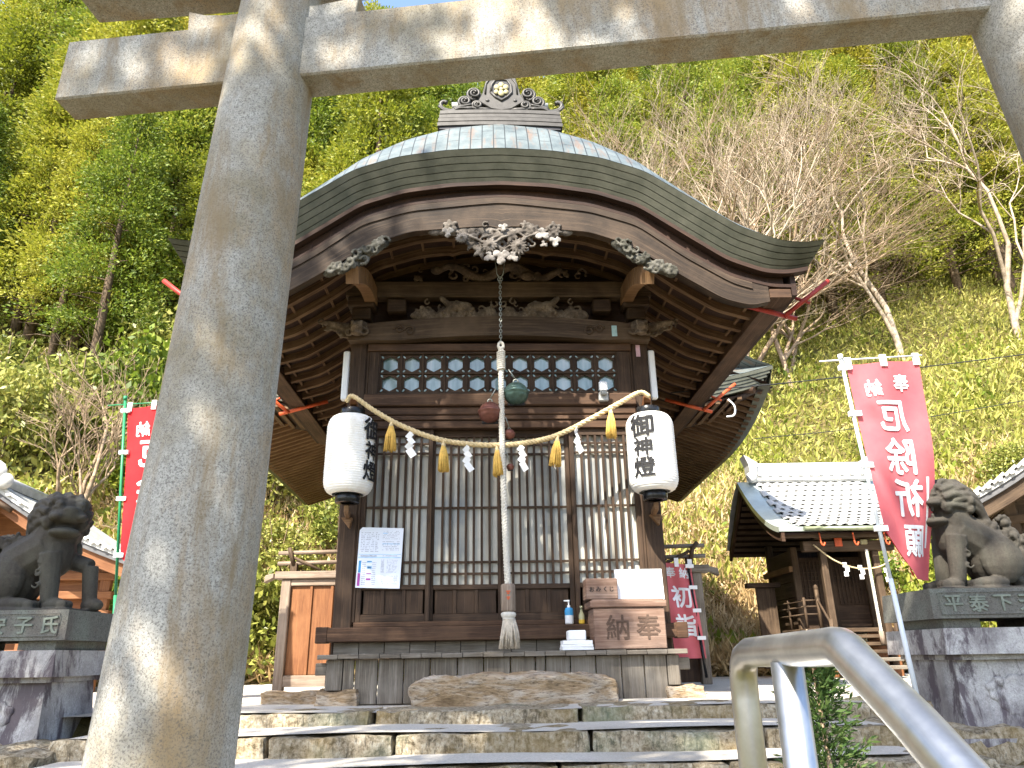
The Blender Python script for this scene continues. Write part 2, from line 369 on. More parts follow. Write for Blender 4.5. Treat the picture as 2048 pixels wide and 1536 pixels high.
_tc = {}
def text(ch, bold=.0, ext=.0):
    k = (ch, bold, ext)
    if k not in _tc:
        cu = bpy.data.curves.new('t', 'FONT'); cu.body = ch; cu.size = 1; cu.align_x = 'CENTER'; cu.extrude = ext; cu.resolution_u = 3
        o = bpy.data.objects.new('t', cu); C.objects.link(o); dg = bpy.context.evaluated_depsgraph_get()
        me = bpy.data.meshes.new_from_object(o.evaluated_get(dg)); bpy.data.objects.remove(o)
        if len(me.vertices):
            co = np.array([v.co[:] for v in me.vertices]); lo, hi = co.min(0), co.max(0); c = (lo + hi) / 2
            for v in me.vertices: v.co.x -= c[0]; v.co.y -= c[1]
            b = bmesh.new(); b.from_mesh(me)
            bmesh.ops.triangulate(b, faces=b.faces[:])
            for q in range(2): bmesh.ops.subdivide_edges(b, edges=[e for e in b.edges if e.calc_length() > .11], cuts=1); bmesh.ops.triangulate(b, faces=b.faces[:])
            if bold:                                            # heavier brush strokes: the same glyph again, nudged round a small circle
                base = b.verts[:] + b.edges[:] + b.faces[:]
                for q in range(8):
                    g = bmesh.ops.duplicate(b, geom=base)['geom']; a = q * PI / 4
                    bmesh.ops.translate(b, verts=[e for e in g if isinstance(e, bmesh.types.BMVert)], vec=(bold * math.cos(a), bold * math.sin(a), .0015 * (q + 1)))
            b.to_mesh(me); b.free()
        _tc[k] = me
    return _tc[k]

def rope(mb, path, R, turns, n=7, strands=3, taper=None):
    path = [Vector(p) for p in path]; k = len(path)
    t0 = (path[1] - path[0]).normalized(); up = Vector((0, 1, 0)); a = t0.cross(up).normalized(); fr = []
    for i in range(k):
        t = (path[min(i + 1, k - 1)] - path[max(i - 1, 0)]).normalized(); a = (a - t * a.dot(t)).normalized(); fr.append((a.copy(), t.cross(a)))
    for s in range(strands):
        pts = []; rs = []
        for i in range(k):
            an = 2 * PI * (turns * i / (k - 1) + s / strands); q = R * (taper(i / (k - 1)) if taper else 1)
            pts.append(path[i] + (fr[i][0] * math.cos(an) + fr[i][1] * math.sin(an)) * q * .52); rs.append(q * .54)
        mb.tube(pts, rs, n)
    return mb
def smooth_path(P, n):
    P = [Vector(p) for p in P]; Q = [P[0] * 2 - P[1]] + P + [P[-1] * 2 - P[-2]]; out = []; m = len(P) - 1
    for k in range(n):
        u = k / (n - 1) * m; i = min(int(u), m - 1); t = u - i; a, b, c, d = Q[i:i + 4]
        out.append(.5 * (2 * b + (c - a) * t + (2 * a - 5 * b + 4 * c - d) * t * t + (3 * b - a - 3 * c + d) * t ** 3))
    return out

# ------------------------------------------------------------------ ground, plaza, steps
def hill(x, y):
    x = np.asarray(x, float); y = np.asarray(y, float)
    y0 = 12.2 - .02 * np.abs(x) + np.where(x < -4, -(-x - 4) * .35, 0) - np.clip(x - 7, 0, 30) * .25
    d = np.clip(y - y0, 0, None)
    z = np.where(d < 3, .30 * d * d / 2 * .9, .30 * 9 / 2 * .9 + (d - 3) * .80)
    z = np.where(d > 60, z[()] * 0 + 1.215 + 57 * .8 + (d - 60) * .12, z)
    z = z + (np.sin(x * .7 + y * .3) * .12 + np.sin(x * .23 - y * .5) * .25) * np.clip(d / 4, 0, 1)
    side = np.clip((np.abs(x + .1) - 2.5) / .4, 0, 1)
    front = (-.50 + .33 * side) - (.72 + .1 * side) * np.clip((5.0 - y) / 2.6, 0, 1)
    return np.where(y < 5.3, front, z - .02)
xs = np.unique(np.concatenate([np.linspace(-600, -60, 8), np.linspace(-60, 60, 121), np.linspace(60, 600, 8)]))
ys = np.unique(np.concatenate([np.linspace(-600, -20, 8), np.linspace(-20, 5.29, 40), np.linspace(5.42, 90, 110), np.linspace(90, 600, 10)]))
XX, YY = np.meshgrid(xs, ys, indexing='ij'); ZZ = hill(XX, YY)
m = MB(); m.grid([[(XX[i, j], YY[i, j], ZZ[i, j]) for j in range(len(ys))] for i in range(len(xs))])
tag(m.build('ground', S_soil), kind='structure')
m = MB(); N = 40
m.grid([[(x, y, .0 + .01 * math.sin(x * 1.7 + y)) for y in np.linspace(5.28 + .035 * x, 11.8, 14)] for x in np.linspace(-6.5, 6.0, 26)], True)
tag(m.build('plaza', S_plaza), kind='structure')

def rough_block(mb, x0, x1, y0, y1, z0, z1, amp=.012, nx=10, ny=4, nz=3, seed=0):
    """a hewn stone: a box of small faces pushed in and out by noise, corners rounded"""
    c = Vector(((x0 + x1) / 2, (y0 + y1) / 2, (z0 + z1) / 2)); d = Vector((x1 - x0, y1 - y0, z1 - z0))
    def pt(u, v, w_):
        p = Vector((x0 + d.x * u, y0 + d.y * v, z0 + d.z * w_)); q = p * 6 + Vector((seed * 3.1, seed, 0))
        e = Vector((abs(u - .5) * 2, abs(v - .5) * 2, abs(w_ - .5) * 2)); k = sum(1 for t in e if t > .99)
        off = mnoise.noise_vector(q) * amp + mnoise.noise_vector(q * 3) * amp * .5
        return p + off + (c - p).normalized() * (.012 if k >= 2 else 0)
    L = lambda n: np.linspace(0, 1, n + 1)
    for w_, fl in ((0, False), (1, True)): mb.grid([[pt(u, v, w_) for v in L(ny)] for u in L(nx)], True, flip=not fl)
    for v, fl in ((0, True), (1, False)): mb.grid([[pt(u, v, w_) for w_ in L(nz)] for u in L(nx)], True, flip=not fl)
    for u, fl in ((0, False), (1, True)): mb.grid([[pt(u, v, w_) for w_ in L(nz)] for v in L(ny)], True, flip=not fl)
rows = [(5.25, 5.75, .004, -.13, [-2.6, -1.95, -.95, .42, 1.52, 2.35]), (4.66, 5.3, -.09, -.24, [-2.7, -2.0, -1.45, -.72, .43, 1.45, 2.3]),
        (4.2, 4.75, -.205, -.40, [-2.7, -1.6, .22, 1.1, 2.2]), (3.75, 4.3, -.36, -.56, [-2.6, -1.2, .1, 1.3, 2.2]), (3.2, 3.85, -.52, -.75, [-2.6, -1.5, -.2, 1.0, 2.2]), (2.7, 3.3, -.70, -.95, [-2.6, -1, .3, 2.2]), (2.1, 2.8, -.88, -1.2, [-2.6, -.8, .7, 2.2])]
sd = 0; st = MB()
for (y0, y1, zt, zb, X) in rows:
    for a, b in zip(X[:-1], X[1:]):
        sd += 1; cx = (a + b) / 2 * .03
        rough_block(st, a + .006, b - .006, y0 + cx + random.uniform(-.02, .02), y1 + cx, zb, zt + random.uniform(-.008, .004), .016, 14, 5, 4, sd)
tag(st.build('steps', S_step), kind='structure')
tm = MB()
for (y0, y1, zt, zb, X), (p0, p1, pz, pb, PX) in zip(rows[1:], rows[:-1]):
    tm.grid([[(x, y0 + .07 + .03 * x + (p0 + .06 - y0 - .07) * v, zt + .009 + .006 * math.sin(x * 3 + y0 * 5)) for v in (0, .5, 1)] for x in np.linspace(-2.6, 2.2, 30)], True)
tag(tm.build('step_paving', S_plaza), kind='structure')
SX = [(2.32, 3.3, 5.35, 5.9, -.15, .0), (2.25, 3.1, 4.75, 5.3, -.35, -.12), (1.75, 2.42, 4.1, 4.75, -.5, -.20), (2.3, 3.2, 3.9, 4.7, -.6, -.30), (1.35, 2.3, 3.2, 4.0, -.75, -.42), (2.2, 3.3, 3.0, 3.9, -.8, -.5),
      (-3.5, -2.62, 4.4, 5.2, -.4, -.12), (-3.3, -2.6, 3.6, 4.4, -.7, -.28), (-2.5, -1.7, 2.9, 3.6, -.9, -.33)]
for i, (a, b, c_, d, e, f) in enumerate(SX):
    mb = MB(); rough_block(mb, a, b, c_, d, e, f, .05, 10, 8, 5, 40 + i); o = mb.build('edging_stone', S_step)
    tag(o, ['weathered flat stone at the top of the right edge of the steps', 'grey stone below the right pedestal beside the second step', 'mossy boulder beside the young cypress', 'grey boulder between the cypress and the right pedestal', 'low stone at the foot of the young cypress', 'low stone at the bottom right beside the handrail',
            'stone under the lion pedestal beside the torii pillar', 'lower stone left of the torii pillar', 'dark rounded stone wedged behind the torii pillar'][i], 'stone', 'edging stones beside the steps')

# ------------------------------------------------------------------ torii gate
TA = math.atan2(-.415, 3.92); TO = Vector((-1.07, 2.59, 0))
tor = thing('stone_torii', 'grey speckled granite torii gate with a cross beam in the foreground', 'torii gate', TO, TA)
def pillar(x, lean):
    mb = MB(); prof = [(.24, -1.3), (.225, 0), (.214, .7), (.203, 1.32), (.196, 2.1), (.188, 2.76), (.176, 3.31)]
    zz = np.linspace(-1.3, 3.345, 60); rr = np.interp(zz, [p[1] for p in prof], [p[0] for p in prof])
    mb.grid([[Vector((x + lean * (2.72 - z) + math.cos(a) * r, math.sin(a) * r, z)) for a in np.linspace(0, 2 * PI, 49)] for z, r in zip(zz, rr)], True, flip=True)
    return mb.build('pillar', G_torii, tor)
pillar(0, -.027); pillar(3.20, .085)
mb = MB(); mb.box(-.98, 4.2, -.075, .072, 2.72, 3.06); mb.build('tie_beam', G_torii, tor, .008)
sg = lambda x: .05 * abs((x - 1.6) / 2.6) ** 2.5
X = np.linspace(-1.02, 4.22, 30); mb = MB(); mb.band([(x, 3.565 + sg(x)) for x in X], [(x, 3.335 + sg(x)) for x in X], -.12, .12); mb.build('lower_lintel', G_torii, tor, .006)
X = np.linspace(-1.25, 4.45, 30); mb = MB(); mb.band([(x, 3.83 + sg(x) * 1.6) for x in X], [(x, 3.568 + sg(x)) for x in X], -.17, .17); mb.build('top_lintel', G_torii, tor, .006)
mb = MB(); mb.box(1.47, 1.73, -.06, .06, 3.061, 3.334); mb.build('centre_strut', G_torii, tor, .006)
for x in (0, 3.2):
    for s in (-1, 1):
        P = [(.0, 3.063), (.40, 3.063), (.41, 3.18), (.33, 3.15), (.22, 3.135), (0, 3.145)]
        P = [(x + s * p[0], p[1]) for p in P]; P = P if s > 0 else P[::-1]
        mb = MB(); mb.prism(P, -.062, .06); mb.build('wedge', G_torii, tor, .004)

# ------------------------------------------------------------------ handrail
hr = thing('handrail', 'brushed stainless steel handrail at the bottom right of the stone steps', 'handrail', (.41, 1.4, -.62))
def hpath(P): return [(0, y - 1.4, z + .62) for y, z in P]
mb = MB(); arc = [(1.40 + .03 * math.sin(t) * -1 + .03 * 0, .275 + .0) for t in (0,)]
mb.tube(hpath([(1.425, -.60), (1.425, .25), (1.422, .285), (1.412, .308), (1.395, .322), (1.36, .330), (1.2, .332), (1.05, .334), (1.0, .335), (.978, .334), (.960, .328), (.945, .319), (.825, .258), (.76, .220), (.45, .03), (.15, -.16), (-.25, -.42)]), .0243, 20)
mb.build('top_rail', M_steel, hr)
mb = MB(); mb.tube(hpath([(1.185, -.60), (1.185, .315)]), .024, 20); mb.build('post', M_steel, hr)
mb = MB(); mb.tube(hpath([(-.25, -1.18), (-.25, -.42)]), .024, 20); mb.build('post', M_steel, hr)

# ------------------------------------------------------------------ main shrine
SY = rad(2); S0 = Vector((-.11, 6.45, 0))
SM = Matrix.Translation(S0) @ Matrix.Rotation(SY, 4, 'Z')
def W(x, y, z): return tuple(SM @ Vector((x, y, z)))
sh = thing('main_shrine', 'dark timber shrine hall under an undulating copper karahafu gable roof', 'shrine', S0, SY)
def crv(tab, xs):
    k = np.array(sorted(tab)); d = np.linspace(0, k[-1, 0], 240); z = np.interp(d, k[:, 0], k[:, 1])
    zz = np.concatenate([z[:0:-1], z]); pad = 24; ker = np.hanning(25); ker /= ker.sum()
    zp = np.concatenate([2 * zz[0] - zz[pad:0:-1], zz, 2 * zz[-1] - zz[-2:-pad - 2:-1]]); sm = np.convolve(zp, ker, 'same')[pad:-pad]
    dd = np.concatenate([-d[:0:-1], d]); return np.interp(xs, dd, sm)
T_fas = [(0, 4.585), (.446, 4.56), (.889, 4.487), (1.284, 4.345), (1.70, 4.04), (2.064, 3.775), (2.393, 3.64), (2.6, 3.618), (2.79, 3.645)]
H_top = [(0, 4.19), (.22, 4.17), (.791, 4.10), (1.208, 3.96), (1.603, 3.64), (1.998, 3.38), (2.33, 3.28), (2.6, 3.275), (2.75, 3.29)]
H_bot = [(0, 3.88), (.21, 3.875), (.777, 3.825), (1.118, 3.70), (1.549, 3.40), (1.902, 3.165), (2.14, 3.10), (2.3, 3.14)]
XF = np.linspace(-2.79, 2.79, 121); ZF = crv(T_fas, XF); DF = .275 - .075 * (np.abs(XF) / 2.79) ** 2
rf = MB().build('roof', R_copper, sh) if False else None
prof = [(-1.1, 0), (-1.03, .13), (-.95, .27), (-.87, .395), (-.8, .49), (-.72, .58), (-.65, .64), (-.55, .70), (-.4, .745), (-.1, .77), (1, .78), (3.6, .78)]
mb = MB(); G = []
for x, z in zip(XF, ZF):
    k = float(np.interp(abs(x), [0, .5, 1.0, 1.4, 1.8, 2.1, 2.4, 2.6, 2.79], [1, .95, .80, .66, .58, .52, .38, .2, 0])); G.append([(x * (1 - .07 * min(1, max(0, (y + .5) / .7))), y, z + o * k + .004) for y, o in prof])
mb.grid(G, True); roof = mb.build('roof', R_copper, sh)
# layered eave edge of the gable
for i in range(5):
    a, b = i / 5, (i + 1) / 5
    A = [(x * (1 - .045 * a), z - d * a) for x, z, d in zip(XF, ZF, DF)]; B = [(x * (1 - .045 * b) * 1.0, z - d * b + .006) for x, z, d in zip(XF, ZF, DF)]
    mb = MB(); mb.band(A, B, -1.1 + .031 * i, -.93 + .002 * i, True, .027); mb.build('eave_layer', R_edge, roof, .002)
mb = MB()
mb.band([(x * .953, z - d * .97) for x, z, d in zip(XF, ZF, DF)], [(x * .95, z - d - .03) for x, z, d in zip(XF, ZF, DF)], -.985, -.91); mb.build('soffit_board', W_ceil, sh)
XU = np.linspace(-2.68, 2.68, 121); ZU = crv(H_top, XU)
fb = np.interp(XU, XF * .95, ZF - DF - .03)
mb = MB(); mb.band(list(zip(XU, fb + .003))[5:-5], list(zip(XU, ZU - .02))[5:-5], -.90, -.86)
for x in np.arange(-2.31, 2.32, .165):
    i = int(np.argmin(np.abs(XU - x))); mb.box(x - .012, x + .012, -.912, -.895, ZU[i] - .01, fb[i] - .03)
mb.build('gable_frieze', W_frieze, sh)
XH = np.linspace(-2.3, 2.3, 101); zt = crv(H_top, XH); zb = crv(H_bot, XH); zb = zb - .03 * np.exp(-(XH / .05) ** 2)
mb = MB(); mb.band(list(zip(XH, zt - .012)), list(zip(XH, zb)), -.935, -.855); hafu = mb.build('barge_board', W_barge, sh, .008)
mb = MB(); mb.band(list(zip(XH[3:-3], zt[3:-3] - .014)), list(zip(XH[3:-3], zt[3:-3] - .075)), -.947, -.933); mb.build('moulding', W_barge, hafu, .006)
# underside: boards and curved rafters running back
XU = np.linspace(-2.52, 2.52, 121); ZU = crv(H_top, XU)
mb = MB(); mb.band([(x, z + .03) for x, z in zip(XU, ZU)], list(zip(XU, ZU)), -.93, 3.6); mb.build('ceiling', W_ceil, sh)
cus = -.022 * (np.exp(-((np.abs(XU) - .45) / .035) ** 2))
for y in np.arange(-.72, 3.5, .27):
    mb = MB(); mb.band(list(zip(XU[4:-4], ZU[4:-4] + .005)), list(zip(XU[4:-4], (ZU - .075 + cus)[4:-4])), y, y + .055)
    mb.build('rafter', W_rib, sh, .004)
mb = MB()
for x in np.arange(-2.25, 2.26, .3):
    i = int(np.argmin(np.abs(XU - x))); sl_ = math.atan2(ZU[min(i + 1, 120)] - ZU[i - 1], XU[min(i + 1, 120)] - XU[i - 1])
    M4 = Matrix.Translation((x, 0, ZU[i] - .006)) @ Matrix.Rotation(-sl_, 4, 'Y'); mb.box(-.012, .012, -.9, 3.5, -.02, .02, M4)
mb.build('batten', W_rib, sh)
for s in (-1, 1):
    mb = MB(); mb.box(s * 2.31, s * 2.50, -.93, 3.6, 3.175, 3.262); mb.build('eave_plank', W_red, sh, .006)
    mb = MB(); mb.box(s * 2.505, s * 2.55, -.93, 3.6, 3.20, 3.45); mb.build('eave_fascia', W_ceil, sh)
    mb = MB(); mb.box(s * 2.46, s * 2.60, -.93, 3.6, 3.452, 3.60); mb.build('eave_layer', R_edge, roof)
# ridge with ornament
rid = MB()
for i in range(4):
    z0 = 5.28 + i * .047; hw = .625 - .008 * i
    Xr = np.linspace(-hw, hw, 17); ar = lambda x: .02 * (1 - (x / .62) ** 2)
    rid.band([(x + .015, z0 + .040 + ar(x)) for x in Xr], [(x + .015, z0 + ar(x)) for x in Xr], -.56 - .004 * (i % 2), .3)
rid.box(-.36, .38, .3, 3.6, 5.2, 5.46); ridge = rid.build('ridge', M_ridge, sh, .004)
mb = MB(); Xr = np.linspace(-.605, .605, 17)
mb.band([(x + .015, 5.465 + .02 * (1 - (x / .62) ** 2)) for x in Xr], [(x + .015, 5.25) for x in Xr], -.545, .28); mb.build('ridge_core', M_ridgedark, ridge)
orn = MB(); cx = .03; oy = -.50
shp = [(-.18, 5.50), (.18, 5.50), (.235, 5.60), (.19, 5.70), (.17, 5.80), (.145, 5.90), (.10, 5.985), (0, 6.02), (-.10, 5.985), (-.145, 5.90), (-.17, 5.80), (-.19, 5.70), (-.235, 5.60)]
shp[0:2] = [(-.10, 5.50), (0, 5.485), (.10, 5.50)]
orn.prism([(cx + a, b) for a, b in shp], oy - .055, oy + .05)
ornp = orn.build('ridge_ornament', M_ridge, ridge, .006)
def ring2(c, r, k=20): return [(c[0] + r * math.cos(2 * PI * i / k), oy - .06, c[1] + r * math.sin(2 * PI * i / k)) for i in range(k + 1)]
mb = MB()
sh2 = [(-.105, 5.70), (-.10, 5.79), (-.06, 5.86), (0, 5.87), (.06, 5.86), (.10, 5.79), (.105, 5.70), (.06, 5.645), (0, 5.60), (-.06, 5.645), (-.105, 5.70)]
mb.tube([(cx + a, oy - .058, b) for a, b in sh2], .014, 8); mb.tube([(cx + a * 1.55, oy - .056, 5.74 + (b - 5.74) * 1.45) for a, b in sh2[:7]], .010, 8)
for s in (-1, 1):
    def spiral(x, z, r0, tr=1.75, rr=.017):
        P = []; k = 34
        for i in range(k):
            t = i / (k - 1); a = -PI / 2 + t * tr * 2 * PI; r = r0 * (1 - .78 * t); P.append((cx + s * (x + r * math.cos(a)), oy - .03 - .03 * t, z + r * math.sin(a)))
        mb.tube(P, [rr * (1 - .35 * i / k) for i in range(k)], 8); mb.ell((cx + s * x, oy - .03, z), (.022, .03, .022))
        mb.tube([(cx + s * x, oy + .05, z), (cx + s * x, oy - .02, z)], r0 * .97, 18)
    spiral(.275, 5.70, .075); spiral(.37, 5.60, .068); spiral(.245, 5.555, .055)
    mb.tube(smooth_path([(cx + s * a, oy - .03, b) for a, b in [(.10, 5.50), (.30, 5.52), (.42, 5.535), (.50, 5.485), (.585, 5.51), (.615, 5.565), (.585, 5.60), (.55, 5.585)]], 26), .022, 8)
    mb.tube(smooth_path([(cx + s * a, oy - .05, b) for a, b in [(.30, 5.50), (.42, 5.505), (.50, 5.465), (.58, 5.478), (.63, 5.53)]], 16), .014, 8)
    mb.tube(smooth_path([(cx + s * a, oy - .045, b) for a, b in [(.30, 5.555), (.40, 5.53), (.48, 5.50)]], 10), .014, 8)
    mb.ell((cx + s * .14, oy - .055, 5.60), (.022, .012, .015))
mb.build('scroll', M_ridge, ornp)
mb = MB(); mb.prism([(cx + a * .93, 5.735 + (b - 5.735) * .93) for a, b in sh2[:-1]], oy - .058, oy - .053); mb.build('crest_recess', M_ridgedark, ornp)
mb = MB()
for a, b, r in [(-.045, 5.76, .030), (0, 5.79, .030), (.045, 5.76, .030), (-.05, 5.70, .026), (.05, 5.70, .026), (0, 5.685, .034), (0, 5.735, .022)]: mb.ell((cx + a, oy - .066, b), (r, .014, r * 1.15))
mb.build('crest', M_gold, ornp)
mb = MB(); mb.tube([(-.48, -.36, 5.70), (.52, -.36, 5.70)], .036, 16); mb.build('ridge_log', M_tile, ridge)

# ---- front frame
def part(name, mat, boxes, bevel=.006, parent=sh):
    mb = MB()
    for b in boxes: mb.box(*b)
    return mb.build(name, mat, parent, bevel)
for s in (-1, 1):
    part('post', W_dark, [(s * 1.27, s * 1.43, 0, .16, .0, 3.40)], .012)
    part('post', W_dark, [(s * 1.27, s * 1.43, 3.2, 3.36, .0, 3.4)], .012)
    part('side_wall', W_dark, [(s * 1.33, s * 1.37, .16, 3.2, .36, 3.4)])
    part('inner_jamb', W_dark, [(s * 1.245, s * 1.268, .0, .12, .61, 3.14)])
    part('white_tube', M_white, [(s * 1.435, s * 1.50, .02, .08, 2.60, 3.10)], .012)
part('upper_wall', W_ceil, [(-1.27, 1.27, .10, .13, 3.10, 4.16)])
bm = MB(); bm.box(-1.53, 1.53, -.12, -.003, .455, .57); bm_ = bm.build('base_beam', W_red, sh, .008)
for s in (-1, 1): part('metal_cap', M_redsteel if False else W_red, [(s * 1.44, s * 1.536, -.126, .003, .449, .576)], .006, bm_)
part('sill', W_red, [(-1.25, 1.25, -.04, .14, .571, .612)])
part('kick_board', W_grey, [(x, x + .205, -.03, -.005, .36, .454) for x in np.arange(-1.40, 1.25, .21)], .003)
part('deck', W_grey, [(x, x + .157, -.43, -.003 if k else .0, .325 + .002 * (k % 2), .36 + .002 * (k % 3)) for k, x in enumerate(np.arange(-1.44, 1.36, .16))], .004)
pk = [-1.38, -1.25, -1.16, -.98, -.78, -.575, -.365, -.16, .05, .245, .325, .52, .72, .92, 1.10, 1.28, 1.38]
part('skirt_plank', W_grey, [(a + .004, b - .004, -.36 + random.uniform(-.004, .004), -.33, .0 if -1.2 < a < 1.2 else .10, .324) for a, b in zip(pk[:-1], pk[1:])], .004)
for s in (-1, 1): parts('deck_bearer', W_grey, [(s * 1.38, s * 1.47, -.33, -.2, .21, .30), (s * 1.30, s * 1.39, -.33, .1, .10, .323)], .006)
for i, (x, wd) in enumerate(((-1.45, .34), (1.25, .3))):
    mb = MB(); rough_block(mb, x, x + wd, -.42, -.1, -.03, .10, .03, 6, 6, 4, 70 + i); o = mb.build('foundation_stone', S_rock, sh)
# lintels and beams
parts('door_head', W_red, [(-1.245, 1.245, -.03, .13, 2.30, 2.375), (-1.25, 1.25, -.045, .12, 2.378, 2.42)])
parts('frieze_beam', W_red, [(-1.262, 1.262, -.055, .1, 2.423, 2.50), (-1.266, 1.266, -.085, .1, 2.503, 2.62)], .01)
part('upper_rail', W_red, [(-1.262, 1.262, -.03, .12, 3.075, 3.15)])
Xk = np.linspace(-1.44, 1.44, 61)
lo = 3.155 + .05 * np.clip(1 - (Xk / .95) ** 2, 0, 1); hi = 3.33 + .075 * np.clip(1 - (Xk / 1.25) ** 2, 0, 1)
mb = MB(); mb.band(list(zip(Xk, hi)), list(zip(Xk, lo)), -.10, .05); kr = mb.build('rainbow_beam', W_brown, sh, .012)
for s in (-1, 1):
    mb = MB()
    for (x, z, r) in ((.86, 3.25, .055), (.96, 3.27, .045)):
        mb.tube([(s * (x + r * (1 - .7 * t) * math.cos(t * 9)), -.105, z + r * (1 - .7 * t) * math.sin(t * 9)) for t in np.linspace(0, 1, 22)], .010, 6)
    mb.build('carved_eddy', W_brown, kr)
part('second_beam', W_brown, [(-1.5, 1.5, -.08, .06, 3.63, 3.80)], .012)
parts('cap_beam', W_dark, [(-1.25, 1.25, -.06, .08, 3.46, 3.628)][:0] + [(s * 1.0 - .09, s * 1.0 + .09, -.09, .05, 3.47, 3.60) for s in (-1, 1)] + [(s * 1.34 - .13, s * 1.34 + .13, -.10, .12, 3.52, 3.628) for s in (-1, 1)] + [(s * 1.34 - .09, s * 1.34 + .09, -.06, .12, 3.40, 3.519) for s in (-1, 1)], .012)
# carved panels
def curl(mb, x, y, z, r, seed, flat_=.5, n=10):
    a0 = seed * 1.7
    for i in range(n):
        t = i / n; a = a0 + t * 5.5; q = r * (1 - .75 * t)
        mb.ell((x + q * math.cos(a), y - r * .25 * t, z + q * math.sin(a)), (r * .36 * (1 - .4 * t),) * 3, None, 6, 5)
def leafblob(mb, x, y, z, r, seed):
    for i in range(5):
        a = seed + i * 2 * PI / 5; mb.ell((x + r * .55 * math.cos(a), y - .012, z + r * .55 * math.sin(a)), (r * .50, r * .16, r * .30), Matrix.Rotation(-a, 3, 'Y'), 8, 6)
        mb.ell((x + r * .95 * math.cos(a), y + .004, z + r * .95 * math.sin(a)), (r * .22, r * .12, r * .16), Matrix.Rotation(-a, 3, 'Y'), 6, 5)
    mb.ell((x, y - .022, z), (r * .18,) * 3, None, 6, 5)
def whiteleaf(mb, x, y, z, r, seed):
    for i in range(3):
        a = seed + i * 2 * PI / 3; mb.ell((x + r * .5 * math.cos(a), y - .008, z + r * .5 * math.sin(a)), (r * .52, r * .16, r * .42), Matrix.Rotation(-a, 3, 'Y'), 8, 6)
        mb.ell((x + r * .62 * math.cos(a + .55), y - .016, z + r * .62 * math.sin(a + .55)), (r * .26, r * .14, r * .22), None, 7, 5)
def bloom(mb, x, y, z, r):
    for k, n in ((1.0, 15), (.62, 10)):
        for i in range(n):
            a = i * 2 * PI / n + k; mb.ell((x + r * .6 * k * math.cos(a), y - .02 * (1.6 - k), z + r * .6 * k * math.sin(a)), (r * .40 * k, r * .12, r * .085), Matrix.Rotation(-a, 3, 'Y'), 7, 5)
    mb.ell((x, y - .035, z), (r * .2, r * .2, r * .2), None, 8, 6)
rnd = random.Random(3)
mb = MB()           # horses among clouds over waves
for i in range(26):
    x = -.80 + i * .064; mb.ell((x, -.06, 3.43 + .018 * math.sin(i * 1.9)), (.07, .035, .045 + .02 * (i % 3)), None, 8, 6)
for s, x0 in ((1, -.36), (-1, .36)):
    B = lambda dx, dz, r: mb.ell((x0 + s * dx, -.085, 3.52 + dz), r, None, 8, 6)
    B(0, .0, (.10, .04, .05)); B(-.10, .0, (.06, .04, .055)); mb.tube([(x0 + s * -.13, -.09, 3.53), (x0 + s * -.19, -.10, 3.58), (x0 + s * -.215, -.105, 3.60)][:3], [.035, .028, .02], 7)
    mb.ell((x0 - s * .185, -.105, 3.585), (.05, .022, .024), Matrix.Rotation(s * .6, 3, 'Y'), 8, 6)
    for dx in (-.14, -.09, .07, .11): mb.tube([(x0 + s * dx, -.09, 3.50), (x0 + s * (dx - .05), -.10, 3.45), (x0 + s * (dx - .03), -.10, 3.42)], [.02, .014, .012], 6)
for i in range(20):
    x = rnd.uniform(-.80, .80); z = rnd.uniform(3.45, 3.60 - .12 * (abs(x) / .8) ** 2); curl(mb, x, -.065, z, rnd.uniform(.025, .045), i, n=8)
for s in (-1, 1): curl(mb, s * .76, -.07, 3.50, .05, 2); curl(mb, s * .70, -.07, 3.57, .035, 1)
sculpt('horse_carving', mb, CARV_horse, sh, .0085, 0)
mb = MB()           # dragon frieze above
P = [(-.62 + 1.24 * t, -.07 - .03 * math.sin(t * 14), 3.90 + .055 * math.sin(t * 13)) for t in np.linspace(0, 1, 40)]
mb.tube(P, [.03 + .022 * math.sin(PI * i / 39) for i in range(40)], 8)
for i in range(26): curl(mb, rnd.uniform(-.85, .85), -.06, rnd.uniform(3.81, 4.0), rnd.uniform(.03, .055), i, n=8)
mb.ell((-.62, -.11, 3.90), (.06, .04, .045)); mb.ell((.28, -.10, 3.84), (.075, .03, .05))
sculpt('dragon_carving', mb, CARV_dark, sh, .009, 0)
